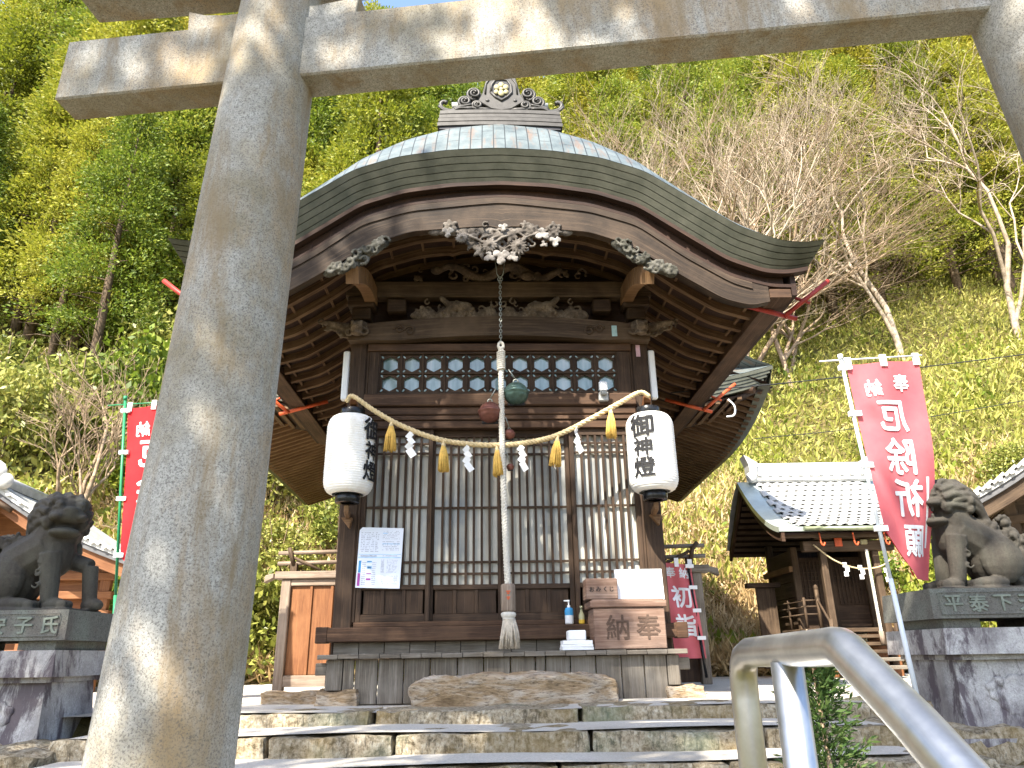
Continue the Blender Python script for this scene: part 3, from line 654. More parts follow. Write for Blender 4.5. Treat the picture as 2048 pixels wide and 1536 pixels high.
for s in (-1, 1):   # cloud brackets on the post heads, lion nosing forward
    mb = MB()
    for i in range(9):
        t = i / 8; curl(mb, s * (1.43 + .30 * t), -.02, 3.24 + .13 * t + rnd.uniform(-.02, .02), .055 - .02 * t, i); mb.ell((s * (1.42 + .24 * t), -.0, 3.30 + .08 * t), (.08, .06, .06 * (1.2 - t)))
    mb.ell((s * 1.35, -.06, 3.29), (.10, .10, .09)); mb.ell((s * 1.35, -.17, 3.26), (.06, .07, .05)); mb.ell((s * 1.31, -.2, 3.30), (.02,) * 3); mb.ell((s * 1.39, -.2, 3.30), (.02,) * 3); mb.ell((s * 1.35, -.16, 3.20), (.05, .05, .02))
    curl(mb, s * 1.28, -.13, 3.24, .045, 2); curl(mb, s * 1.42, -.13, 3.22, .045, 1)
    sculpt('bracket_carving', mb, CARV_horse, sh, .009, 0)
    mb = MB()       # curved strut out to the gable
    Ps = smooth_path([(s * 1.25, -.02, 3.64), (s * 1.255, -.35, 3.62), (s * 1.27, -.65, 3.54), (s * 1.285, -.88, 3.42)], 12)
    for a, b in zip(Ps[:-1], Ps[1:]):
        q = (b - a); M4 = Matrix.Translation(a) @ Matrix.Rotation(math.atan2(q.z, -q.y), 4, 'X').inverted(); mb.box(-.055, .055, -q.length - .004, .004, -.075, .075, M4)
    mb.build('strut', W_fresh, sh)
    mb = MB()       # leafy carving hung below the barge board
    for i in range(30):
        t = i / 29; x = 1.02 + .46 * t; zc = np.interp(x, [1.0, 1.12, 1.35, 1.5], [3.735, 3.68, 3.53, 3.42]); dz = -.13 * math.sin(PI * t) * rnd.random()
        curl(mb, s * (x + rnd.uniform(-.02, .02)), -.93 - rnd.random() * .03, zc + dz, rnd.uniform(.03, .05), i, n=8)
        mb.ell((s * x, -.90, zc + dz * .6), (.05, .03, .05))
    sculpt('cloud_pendant', mb, CARV_green, sh, .0085, 0)
mb = MB()
hw = lambda z: np.interp(z, [3.50, 3.60, 3.75, 3.90], [.10, .22, .48, .64])
for i in range(40):
    z = 3.53 + .36 * rnd.random() ** .7; x = rnd.uniform(-1, 1) * hw(z)
    (leafblob if i % 2 else curl)(mb, x, -.925 - rnd.random() * .04, z, rnd.uniform(.045, .075) * (.7 if not i % 2 else 1), i)
for x in np.linspace(-.58, .58, 15): mb.ell((x, -.90, 3.85), (.07, .03, .05))
for k in range(6): mb.tube(smooth_path([(rnd.uniform(-.5, .5), -.94, 3.84), (rnd.uniform(-.25, .25), -.98, 3.72), (rnd.uniform(-.1, .1), -.96, 3.60)], 10), .012, 6)
for x, z, r in ((-.10, 3.645, .085), (.15, 3.635, .095), (-.34, 3.72, .07)): bloom(mb, x, -.985, z, r)
sculpt('gable_pendant', mb, CARV_grey, sh, .0085, 0)
mb = MB()
for x, z, r in ((0, 3.54, .085), (.36, 3.76, .07), (.47, 3.69, .06), (-.46, 3.78, .06), (.37, 3.66, .04), (.02, 3.83, .05), (-.10, 3.535, .06), (.10, 3.535, .06)):
    mb = MB(); whiteleaf(mb, x, -.985, z, r, x * 9 + .4); sculpt('white_leaf', mb, CARV_white, sh, .0085, 0)

# ---- transom with hexagonal lights
parts('transom_frame', W_dark, [(-1.244, -1.15, -.01, .1, 2.622, 3.073), (1.12, 1.244, -.01, .1, 2.622, 3.073), (-1.15, 1.12, -.012, .09, 2.622, 2.665), (-1.15, 1.12, -.010, .09, 3.052, 3.073)])
tr = MB(); cw = 2.27 / 11; chh = .194
for i in range(11):
    for j in range(2):
        cx_, cz = -1.15 + cw * (i + .5), 2.664 + chh * (j + .5); a, b = cw / 2, chh / 2; R_ = .078
        out, inn = [], []
        for k in range(24):
            an = PI / 2 + 2 * PI * k / 24; c_, s_ = math.cos(an), math.sin(an); q = max(abs(c_) / a, abs(s_) / b); out.append((cx_ + c_ / q, cz + s_ / q))
            hx = R_ * math.cos(PI / 6) / math.cos(((an - PI / 2) % (PI / 3)) - PI / 6); inn.append((cx_ + hx * c_ * 1.02, cz + hx * s_))
        for y, fl in ((.02, 0), (.032, 1)):
            tr.grid([[(o_[0], y, o_[1]), (n_[0], y, n_[1])] for o_, n_ in zip(out + out[:1], inn + inn[:1])], False, flip=bool(fl))
        tr.grid([[(n_[0], .02, n_[1]), (n_[0], .032, n_[1])] for n_ in inn + inn[:1]], False)
for i in range(12): x = -1.15 + cw * i; tr.box(x - .009, x + .009, .0, .045, 2.66, 3.055)
tr.box(-1.15, 1.12, .002, .044, 2.664 + chh - .008, 2.664 + chh + .008)
trn = tr.build('transom_lattice', W_dark, sh)
mb = MB()
for i in range(11):
    for j in range(2):
        cx_, cz = -1.15 + cw * (i + .5), 2.664 + chh * (j + .5)
        for sx in (-1, 1):
            for sz in (-1, 1): mb.ell((cx_ + sx * .076, .0185, cz + sz * .073), (.017, .003, .009), Matrix.Rotation(-sx * sz * .8, 3, 'Y'), 8, 4)
mb.build('leaf_light', M_glass, trn)
for i in range(11):
    mb = MB(); x = -1.15 + cw * i; tl = random.uniform(-.02, .02)
    mb.poly([(x, .05 + tl * .2, 2.66), (x + cw, .05 - tl * .2, 2.66), (x + cw, .05, 3.06), (x, .05, 3.06)]); mb.build('glass_pane', M_glass, sh)

# ---- four lattice doors
edges = [-1.243, -.62, .004, .628, 1.243]
for k in range(4):
    x0, x1 = edges[k], edges[k + 1]; y = .045 if k in (1, 2) else .0
    mb = MB(); x0 -= .02 if k in (1, 2) else 0
    for x in (x0, x1 - .042): mb.box(x, x + .042, y, y + .04, .613, 2.299)
    mb.box(x0 + .042, x1 - .042, y + .002, y + .038, .613, .675); mb.box(x0 + .042, x1 - .042, y + .002, y + .038, .872, .915); mb.box(x0 + .042, x1 - .042, y + .002, y + .038, 2.235, 2.299)
    d = mb.build('lattice_door', W_dark, sh, .004)
    mb = MB(); nb = 8; stp = (x1 - x0 - .084) / nb
    for i in range(1, nb): x = x0 + .042 + stp * i; mb.box(x - .0105, x + .0105, y + .004, y + .03, .916, 2.234)
    for z in (1.007, 1.105, 1.583, 2.075, 2.165): mb.box(x0 + .043, x1 - .043, y + .012, y + .028, z - .009, z + .009)
    mb.build('lattice', W_dark, d)
    mb = MB(); ws = (x1 - x0 - .084) / 3
    for i in range(3): mb.box(x0 + .042 + ws * i + .016, x0 + .042 + ws * (i + 1) - .016, y + .02, y + .03, .676, .871)
    for i in range(1, 3): mb.box(x0 + .042 + ws * i - .017, x0 + .042 + ws * i + .017, y + .008, y + .034, .676, .871)
    mb.build('door_panel', W_dark, d, .003)
    mb = MB(); G = [[(x, y + .045 + .004 * math.sin(x * 55 + k), z) for z in np.linspace(.9, 2.24, 4)] for x in np.linspace(x0 + .03, x1 - .03, 60)]
    mb.grid(G, True, flip=True); mb.build('curtain_glass', M_shoji, d)
part('floor', W_dark, [(-1.3, 1.3, .14, 3.3, .34, .36)])
part('back_wall', W_dark, [(-1.3, 1.3, 3.22, 3.26, .36, 3.4)])
# stickers and little lamp
part('blue_sticker', flat('pale_blue_votive_slip', (.34, .50, .52), .7), [(1.075, 1.125, -.109, -.1025, 3.19, 3.30)], 0)
part('pink_sticker', flat('pink_votive_slip', (.55, .36, .42), .7), [(1.315, 1.355, -.004, -.001, 3.02, 3.14)], 0)
# red snow-stop brackets under the eaves
for s in (-1, 1):
    for y, mat in ((-.72, M_redsteel), (1.9, M_orsteel)):  # rear brackets use a brighter orange copy, sunlight painted into the steel
        mb = MB(); mb.tube([(s * 2.05, y, 3.24), (s * 2.62, y + .03, 3.09)], .022, 6); mb.tube([(s * 2.50, y, 3.10), (s * 2.92, y - .06, 3.42)], .022, 6)
        mb.tube([(s * 2.58, y, 3.30), (s * 2.74, y - .02, 3.22)], .014, 6); mb.build('steel_bracket', mat, sh)

# ------------------------------------------------------------------ things on and around the front
XL = lambda px: (px - 1001) * .00431
ZL = lambda py: float(np.interp(py, [790, 818, 835, 890, 910, 985, 1000], [2.50, 2.369, 2.306, 2.033, 1.968, 1.62, 1.554]))
def lantern(cx_, ang, label):
    t = thing('paper_lantern', label, 'lantern', W(cx_, -.36, 1.55), SY, 'lanterns hung on the front posts')
    prof = []; n = 34
    for i in range(n * 4 + 1):
        u = i / (n * 4); z = .07 + .685 * u
        e = min(u, 1 - u); r = .128 + .078 * min(1, math.sqrt(max(0, 1 - (1 - min(1, e / .17)) ** 2))); r *= 1 - .012 * (u - .4)
        prof.append((r + .0035 * (.5 + .5 * math.cos(u * n * 2 * PI)), z))
    mb = MB(); mb.lathe(prof, 40); mb.build('paper_shade', M_lantern, t)
    for nm, z0, z1, r in (('bottom_ring', .0, .072, .103), ('top_ring', .752, .822, .105)):
        mb = MB(); mb.lathe([(.06, z0), (r, z0), (r, z1), (r - .012, z1), (r - .012, z0 + .01), (.0, z0 + .01)], 32); mb.build(nm, M_black, t, .002)
    for ch, zc, hgt in (('御', .61, .205), ('神', .425, .165), ('燈', .25, .18)):
        def fn(v):
            a = ang + v.x * hgt * 1.1 / .215; r = .2165 + v.z * hgt; return (r * math.sin(a), -r * math.cos(a), zc + v.y * hgt)
        MB().mesh(text(ch, .024), fn).build('letter', M_ink, t)
    return t
lantern(1.30, -.56, 'sunlit white paper lantern with black brush letters by the right post')
lantern(-1.30, 1.18, 'shaded white paper lantern whose letters face the doors, by the left post')
for s, lb in ((-1, 'left'), (1, 'right')):
    t = thing('lantern_arm', f'wooden arms holding the lantern on the {lb} post', 'bracket', W(s * 1.35, -.02, 2.4), SY, 'lantern arms on the posts')
    M4 = Matrix.Rotation(s * -.14, 4, 'Z')
    mb = MB(); mb.box(-.03, .03, -.36, .015, .02, .11, M4); mb.build('upper_arm', W_orange, t, .006)
    mb = MB(); mb.box(-.02, .02, -.36, .015, -.93, -.87, M4); mb.prism([(-.05, -.92), (.03, -1.02), (.05, -.92)], -.08, -.015); mb.build('lower_arm', W_fresh, t, .006)
# straw rope with tassels and paper streamers
pts = [(688, 805, 0), (700, 795, 0), (745, 825, 0), (800, 855, 0), (870, 879, 0), (935, 889, 0), (1003, 892, 0), (1060, 886, 0), (1110, 875, 0), (1170, 850, 0), (1240, 812, 0), (1285, 790, 0), (1305, 798, 0)]
rp = smooth_path([(XL(a), -.42, ZL(b)) for a, b, _ in pts], 150)
t = thing('sacred_rope', 'thick twisted straw rope strung in a curve across the shrine front', 'rope', S0, SY)
mb = rope(MB(), rp, .024, 30, 7, 3, lambda u: .9 + .15 * math.sin(PI * u)); mb.build('rope', M_rope, t)
ru_z = lambda x: float(np.interp(x, [p.x for p in rp], [p.z for p in rp]))
def tassel(px, label, k):
    x = XL(px); z = ru_z(x) - .03; t = thing('straw_tassel', label, 'tassel', W(x, -.425, z), SY, 'straw tassels on the sacred rope'); t.rotation_euler = (0, random.uniform(-.12, .12) , SY + k)
    mb = MB(); r_ = random.Random(k)
    for i in range(110):
        a = r_.uniform(0, 2 * PI); q = math.sqrt(r_.random()); e = Vector((.056 * q * math.cos(a), .045 * q * math.sin(a), -.235 + r_.uniform(-.012, .012)))
        mb.tube([(e.x * .3, e.y * .3, -.02), (e.x * .75, e.y * .75, -.10), (e.x, e.y, e.z)], [.005, .005, .004], 4)
    mb.lathe([(.0, -.13), (.034, -.12), (.026, -.05), (.016, -.02)], 12); mb.build('strands', M_straw, t)
    mb = MB(); mb.lathe([(.012, .045), (.014, .0), (.019, -.006), (.019, -.026), (.014, -.034)], 12); mb.build('binding', M_rope, t)
for k, (px, lb) in enumerate(((780, 'golden straw tassel nearest the left lantern'), (885, 'golden straw tassel hanging between the two left paper streamers'), (991, 'golden straw tassel close beside the bell rope'), (1112, 'golden straw tassel between the two right paper streamers'), (1223, 'sunlit straw tassel nearest the right lantern'))): tassel(px, lb, k)
def streamer(px, label, k, sp):
    x = XL(px); z = ru_z(x) - .025; t = thing('paper_streamer', label, 'paper streamer', W(x, -.43, z), SY + k * .25, 'zigzag paper streamers on the rope')
    mb = MB(); r_ = random.Random(k + 5); cx_, cz, s = 0, 0, 1
    mb.box(-.004, .004, -.001, .001, -.02, .03)
    for i in range(4):
        an = s * (.75 + .15 * r_.random()); wd, ln = .047 + .005 * i, (.062 if i < 3 else .082)
        M4 = Matrix.Translation((cx_, -.004 * i, cz)) @ Matrix.Rotation(an * .8, 4, 'Y') @ Matrix.Rotation(r_.uniform(-.5, .5), 4, 'Z')
        mb.box(-wd / 2, wd / 2, -.0008, .0008, -ln, 0, M4); d = M4 @ Vector((s * .012, 0, -ln * .86)); cx_, cz = d.x, d.z; s = -s
    mb.build('folds', M_paper, t)
for k, (px, lb) in enumerate(((822, 'folded white paper streamer between the two leftmost tassels'), (935, 'folded white paper streamer left of the bell rope'), (1042, 'folded white paper streamer just right of the bell rope'), (1153, 'bright sunlit paper streamer in front of the right door'))): streamer(px, lb, k, 0)

# bell rope, chain, bells
t = thing('bell_rope', 'cream twisted bell rope with wooden grip and frayed tassel end', 'bell rope', W(.0, -.44, .38), SY)
def L(x, y, z): return (x, y + .44, z - .38)
pth = smooth_path([L(.0, -.44, 2.93), L(.0, -.44, 2.4), L(.004, -.44, 1.9), L(.018, -.44, 1.3), L(.035, -.44, .86)], 160)
mb = rope(MB(), pth, .027, 32, 7); mb.build('rope', M_cream, t)
mb = MB()
for i in range(9): mb.tube([L(.0 + .03 * math.cos(a), -.44 + .03 * math.sin(a), 2.72 + .02 * i + .006 * math.cos(a)) for a in np.linspace(0, 2 * PI, 14)], .011, 6)
mb.tube([L(.022 * math.cos(a), -.44, 2.94 + .04 * math.sin(a)) for a in np.linspace(-.5, PI + .5, 14)], .013, 7); mb.build('knot', M_cream, t)
mb = MB(); z = 2.98; k = 0
while z < 3.62:
    ax = k % 2; P = [L((.011 * math.cos(a) if not ax else 0), -.44 + (.011 * math.cos(a) if ax else 0), z + .019 * math.sin(a)) for a in np.linspace(0, 2 * PI, 11)]
    mb.tube(P, .0036, 5); z += .028; k += 1
for s in (-1, 1): mb.tube([L(.0, -.44, 3.62), L(s * .03, -.44, 3.68), L(s * .05, -.5, 3.86)], .005, 5)
mb.tube([L(.022 * math.cos(a), -.44, 3.625 + .022 * math.sin(a)) for a in np.linspace(0, 2 * PI, 14)], .005, 5)
mb.build('chain', M_chain, t)
mb = MB(); mb.lathe([(.0, .49), (.05, .49), (.058, .478), (.059, .29), (.055, .28), (0, .28)], 10); mb.build('wooden_grip', W_pale, t).location = (.036, 0, 0)
mb = MB(); mb.lathe([(.035, .282), (.056, .27), (.060, .255), (.054, .238), (.046, .232), (.050, .222)], 20); mb.build('collar', M_cream, t).location = (.037, 0, 0)
mb = MB(); r_ = random.Random(9)
for i in range(190):
    a = r_.uniform(0, 2 * PI); q = math.sqrt(r_.random()); e = Vector((.085 * q * math.cos(a), .06 * q * math.sin(a), .0 + r_.uniform(-.0, .03) * (1 if r_.random() < .7 else 3)))
    mb.tube([(e.x * .5, e.y * .6, .235), (e.x * .75 + r_.uniform(-.01, .01), e.y * .8, .13), (e.x, e.y, e.z)], [.006, .005, .003], 4)
mb.lathe([(.0, .08), (.04, .09), (.05, .17), (.045, .235)], 12); mb.build('tassel', M_fray, t).location = (.04, 0, 0)
mb = MB()
for dz, w_ in ((.43, .016), (.415, .01), (.385, .013), (.372, .008)): mb.box(.036 - w_, .036 + w_, -.064, -.058, dz - .005, dz + .005)
mb.build('red_lettering', M_orsteel, t)
def bell(x, y, z, r, mat, label):
    t = thing('round_bell', label, 'bell', W(x, y, z), SY, 'bells on the bell rope')
    prof = [(r * math.sin(a), r * .98 * math.cos(a)) for a in np.linspace(.02, PI - .02, 28)]; prof = [(q + (.09 * r if abs(zz - .1 * r) < .09 * r else 0), zz) for q, zz in prof]
    mb = MB(); mb.lathe(prof[::-1], 32); mb.build('shell', mat, t)
    mb = MB(); mb.box(-r * .7, r * .7, -.012, .012, -r * 1.0, -r * .78); mb.build('mouth_slit', M_ink, t)
    mb = MB(); mb.tube([(r * .2 * math.cos(a), 0, r * 1.05 + r * .2 * math.sin(a)) for a in np.linspace(0, 2 * PI, 14)], r * .07, 6); mb.tube([(0, 0, r * 1.25), (-x * .5, -(y + .44) * .5, r * 1.25 + .09)], .006, 6); mb.build('hanger', M_chain, t)
bell(.13, -.40, 2.50, .108, M_bellg, 'green verdigris round bell hanging right of the bell rope')
bell(-.10, -.40, 2.325, .100, M_bellr, 'reddish bronze round bell hanging left of the bell rope')
bell(.065, -.39, 2.13, .05, M_bellr, 'small reddish bell half hidden by the rope crossing')
bell(.07, -.39, 1.84, .032, M_bellr, 'tiny red bell below the rope crossing')

# offertory box, fortune box and small things
bx = thing('offertory_box', 'pinkish brown wooden offertory box with carved letters on the deck', 'offertory box', W(1.0, -.22, .364), SY)
mb = MB(); mb.box(-.285, .285, -.19, .16, .004, .315); mb.build('body', W_box, bx, .006)
mb = MB(); mb.box(-.31, .305, -.205, .175, .317, .37); mb.build('lid_rim', W_box, bx, .006)
mb = MB()
for k in range(4): mb.box(-.29, .285, -.18 + k * .09, -.14 + k * .09, .371, .382)
mb.build('grille', W_box, bx)
mb = MB()
for ch, x in (('納', -.10), ('奉', .145)): mb.mesh(text(ch, .012), lambda v: (x + v.x * .20, -.1925 - v.z * .2, .168 + v.y * .20))
mb.build('carved_letters', wood('carved_letter_wood', (.05, .03, .02), (.10, .062, .045), (.16, .105, .078)), bx)
ob = thing('fortune_box', 'plain wooden fortune slip box lettered in black on the offertory box', 'box', W(.80, -.26, .748), SY)
mb = MB(); mb.box(-.13, .13, -.10, .10, 0, .165); mb.build('body', W_box, ob, .006)
mb = MB()
for i, ch in enumerate('おみくじ'): mb.mesh(text(ch, .012), lambda v: (-.082 + i * .054 + v.x * .045, -.1025 - v.z * .1, .08 + v.y * .045))
mb.build('lettering', M_ink, ob)
b = MB(); b.box(-.20, .195, -.008, .008, 0, .245); o = b.build('white_board', M_white); o.location = W(1.125, -.29, .747); o.rotation_euler = (-.12, 0, SY); tag(o, 'blank glaring white board propped on the offertory box', 'board')
bt = thing('pump_bottle', 'blue and white pump bottle of hand sanitiser on the beam', 'bottle', W(.555, -.07, .572), SY)
mb = MB(); mb.lathe([(0, 0), (.033, 0), (.036, .01), (.036, .07)], 18); mb.build('base', M_white, bt)
mb = MB(); mb.lathe([(.036, .07), (.036, .11), (.03, .128), (.014, .134)], 18); mb.build('blue_body', flat('blue_plastic', (.05, .30, .58), .3), bt)
mb = MB(); mb.lathe([(.014, .134), (.014, .15), (.006, .152), (.006, .18), (.011, .182), (.011, .194), (0, .195)], 14); mb.box(-.04, .0, -.007, .007, .183, .193); mb.build('pump', M_white, bt)
b2 = thing('oil_bottle', 'small clear bottle with golden liquid beside the pump bottle', 'bottle', W(.66, -.07, .572), SY)
mb = MB(); mb.lathe([(0, 0), (.024, 0), (.026, .01), (.026, .035)], 16); mb.build('golden_liquid', flat('golden_oil', (.42, .28, .04), .2), b2)
mb = MB(); mb.lathe([(.026, .035), (.025, .07), (.012, .10), (.010, .125), (.013, .126), (.013, .145), (0, .146)], 16); mb.build('glass_neck', flat('pale_glass', (.25, .25, .16), .15), b2)
bk = thing('book_stack', 'small stack of white booklets on the deck by the offertory box', 'booklets', W(.58, -.30, .366), SY)
zz = 0
for k, (w_, h_, r0) in enumerate(((.25, .022, .03), (.25, .018, -.03), (.235, .03, .02), (.14, .075, 0))):
    mb = MB(); mb.box(-w_ / 2, w_ / 2, -.09, .09, zz, zz + h_, Matrix.Rotation(r0, 4, 'Z')); mb.build('booklet', M_paper, bk, .008 if k == 3 else .002); zz += h_ + .001
# notice board
nb_ = thing('notice_board', 'white printed notice sheet with blue and magenta tables on the left door', 'notice', W(-1.06, -.02, 1.15), SY); nb_.rotation_euler = (0, rad(1.2), SY)
mb = MB(); mb.prism([(-.185, -.26), (.19, -.265), (.195, .245), (-.16, .25), (-.185, .225)], -.006, .006); mb.build('sheet', flat('bluish_white_sheet', (.70, .74, .84), .4, 0, .02, 6, 0), nb_)
def marks(name, mat, boxes):
    mb = MB()
    for x0, x1, z0, z1 in boxes: mb.box(x0, x1, -.0075, -.0062, z0, z1)
    mb.build(name, mat, nb_)
r_ = random.Random(4); ln = []
def rowtext(x0, x1, z, h=.007, gap=.35, dens=.9):
    x = x0
    while x < x1 - .006:
        wd = r_.uniform(.004, .009)
        if r_.random() < dens: ln.append((x, min(x + wd, x1), z, z + h * r_.uniform(.6, 1)))
        x += wd + .0025
gp = flat('grey_print', (.34, .36, .44), .6)
def flush():
    if ln: marks('print_block', gp, list(ln)); ln.clear()
for a, b in ((-.165, -.13), (-.125, -.085), (-.078, -.05), (-.04, -.012)):
    for i in range(12): rowtext(a, b, .20 - i * .0145, .007, .3, .75)
    flush()
for i in range(6): rowtext(.02, .17, .215 - i * .013, .005, .3, .6)
flush()
for i in range(6): rowtext(.02, .17, .125 - i * .014, .006, .3, .7)
flush()
for i in range(13): rowtext(.02, .05, -.03 - i * .0085, .005)
flush()
for i in range(13): rowtext(.07, .16, -.03 - i * .0085, .004, .3, .6)
flush()
for i in range(5): rowtext(.03, .165, -.165 - i * .016, .006, .3, .7)
flush()
for i in range(12): rowtext(-.14, -.105, -.055 - i * .0165, .007)
flush()
for i in range(12): rowtext(-.055, -.02, -.055 - i * .0165, .007)
flush()
rowtext(-.16, -.02, .0, .012, .3, 1)
flush()
rowtext(.03, .16, .004, .007)
flush()
pb = flat('pale_blue_print', (.42, .60, .82), .6)
for q in [(-.18, .185, -.012, -.002), (-.18, .185, .016, .022), (.02, .06, .195, .205), (.02, .17, .105, .113), (-.105, -.055, -.052, -.047), (-.10, -.055, -.105, -.078)]: marks('pale_blue_band', pb, [q])
bp = flat('blue_print', (.06, .26, .52), .6)
for q in [(-.172, -.15, -.135, -.035), (-.10, -.06, -.047, -.038), (-.095, -.062, -.100, -.085)]: marks('blue_mark', bp, [q])
bp = flat('magenta_print', (.36, .07, .34), .6)
for q in [(-.174, -.152, -.245, -.140), (-.10, -.06, -.148, -.140), (-.10, -.062, -.198, -.182)]: marks('magenta_mark', bp, [q])
sl_ = thing('spot_lamp', 'small grey and white clamp lamp on the beam near the right lantern', 'lamp', W(.955, -.10, 2.53), SY)
mb = MB(); mb.box(-.045, .045, -.02, .05, .0, .09); mb.lathe([(0, .05), (.03, .05), (.03, .09), (.02, .10), (0, .10)], 14, (0, -.025, 0)); mb.build('body', M_grey, sl_, .008)
mb = MB(); mb.box(-.04, .04, -.03, -.005, .10, .19); mb.build('white_head', M_white, sl_, .01)
mb = MB(); rough_block(mb, -.72, .80, -.26, .22, -.03, .205, .032, 30, 10, 8, 91)
o = mb.build('step_rock', S_rock); o.location = W(.03, -.50, 0); o.rotation_euler = (0, 0, SY)
me = o.data
for v in me.vertices:
    k = abs(v.co.x - .04) / .8; v.co.z *= 1 - .28 * k ** 3; v.co.y *= 1 - .35 * k ** 4
tag(o, 'long layered brown rock used as a step below the deck', 'rock')
mb = MB(); rough_block(mb, -.30, .28, -.12, .12, -.03, .085, .03, 12, 6, 4, 93); o = mb.build('low_stone', S_rock); o.location = (-1.74, 6.35, 0); tag(o, 'low brown stone on the ground left of the shrine', 'stone')

# ------------------------------------------------------------------ rear hall with hipped eaves
rh = thing('rear_hall', 'taller rear hall whose layered copper eaves spread behind the main shrine', 'shrine hall', W(0, 2.6, 0), SY)
HX = 3.72; D0, D1 = -.05, 5.0
def eave(u): return 3.32 + .36 * abs(u) ** 3.2                       # lower edge, rises to the corners
Xe = np.linspace(-HX, HX, 61); ze = np.array([eave(x / HX) for x in Xe])
for i in range(5):
    mb = MB(); a, b = .27 * (1 - i / 5), .27 * (1 - (i + 1) / 5) + .006
    mb.band([(x * (1 - .012 * i), z + a) for x, z in zip(Xe, ze)], [(x * (1 - .012 * i), z + b) for x, z in zip(Xe, ze)], D0 + .013 * i, D0 + .14); mb.build('eave_layer', R_edge if i else R_edge, rh)
mb = MB(); Yd = np.linspace(D0, D1, 24)
def side_z(y): t = (y - D0) / (D1 - D0); return 3.18 + .50 * abs(1 - t * 1.75) ** 3 if t < .57 else 3.18 - .16 * (t - .57)
G = []
for x in Xe:
    row = []
    for t in np.linspace(0, 1, 14): row.append((x * (1 - .72 * t), D0 + 2.5 * t, eave(x / HX) + .275 + 2.3 * t ** 1.35))
    G.append(row)
mb.grid(G, True); mb.build('roof', R_copper, rh)
for s in (-1, 1):
    mb = MB(); G = [[(s * HX * (1 - .72 * t), y + (2.5 - (y - D0)) * t * .0, side_z(y) + .275 + 2.3 * t ** 1.35) for t in np.linspace(0, 1, 12)] for y in Yd]; mb.grid(G, True, flip=s > 0); mb.build('roof', R_copper, rh)
    mb = MB(); G = [[(s * (HX - .01), y, side_z(y) + .27), (s * (HX - .06), y, side_z(y))] for y in Yd]; mb.grid(G, True); G = [[(s * (HX - .06), y, side_z(y)), (s * (HX - .22), y, side_z(y) + .01)] for y in Yd]; mb.grid(G, True); mb.build('side_edge', R_edge, rh)
    mb = MB(); G = [[(s * (HX - .10), y, side_z(y) + .03), (s * 1.9, y, side_z(y) + .62)] for y in Yd]; mb.grid(G, True); mb.build('soffit_board', W_ceil, rh)
    mb = MB()
    for y in np.arange(D0 + .12, D1 - .05, .13):
        z = side_z(y); ln_ = 1.75; M4 = Matrix.Translation((s * (HX - .12), y, z - .005)) @ Matrix.Rotation((-s * PI / 2 + PI / 2) if False else 0, 4, 'Z')
        a = Vector((s * (HX - .14), y, z + .0)); b = Vector((s * 1.9, y, z + .56)); q = b - a; an = math.atan2(q.z, q.x)
        M4 = Matrix.Translation(a) @ Matrix.Rotation(-an, 4, 'Y'); mb.box(0, q.length, 0, .055, -.03, .03, M4)
    mb.build('eave_rafters', W_fresh if s < 0 else W_rib, rh)  # left rafters take a lighter wood, warm light painted in
    mb = MB(); mb.box(s * 2.0, s * 2.05, .4, 4.4, .3, 3.8); mb.build('side_wall', W_brown, rh)
    mb = MB(); mb.tube([(s * 3.45, D0 + .06, 3.62), (s * 1.9, 1.4, 3.95)], .05, 6); mb.build('hip_rafter', W_red, rh)
mb = MB()
for x in np.arange(-3.35, 3.36, .15):
    if abs(x) < .07: mb.build('front_rafters', W_rib, rh); mb = MB()
    if abs(x) < 1.5: continue
    mb.box(x - .03, x + .03, D0 + .10, 1.0, eave(x / HX) - .05, eave(x / HX) + .01)
mb.build('front_rafters', W_rib, rh)
mb = MB(); mb.band(list(zip(Xe, ze + .01)), list(zip(Xe, ze - .01)), D0 + .1, 1.2); mb.build('front_soffit', W_ceil, rh)
mb = MB(); mb.box(-2.05, 2.05, .9, .95, .3, 3.5); mb.box(-2.05, 2.05, 4.35, 4.4, .3, 3.8); mb.build('wall', W_brown, rh)
mb = MB(); mb.tube(smooth_path([(3.05, D0 - .02, 3.46), (3.12, D0 - .03, 3.36), (3.10, D0 - .03, 3.24), (3.0, D0 - .02, 3.22)], 12), .012, 6); mb.build('gutter_hook', M_white, rh)

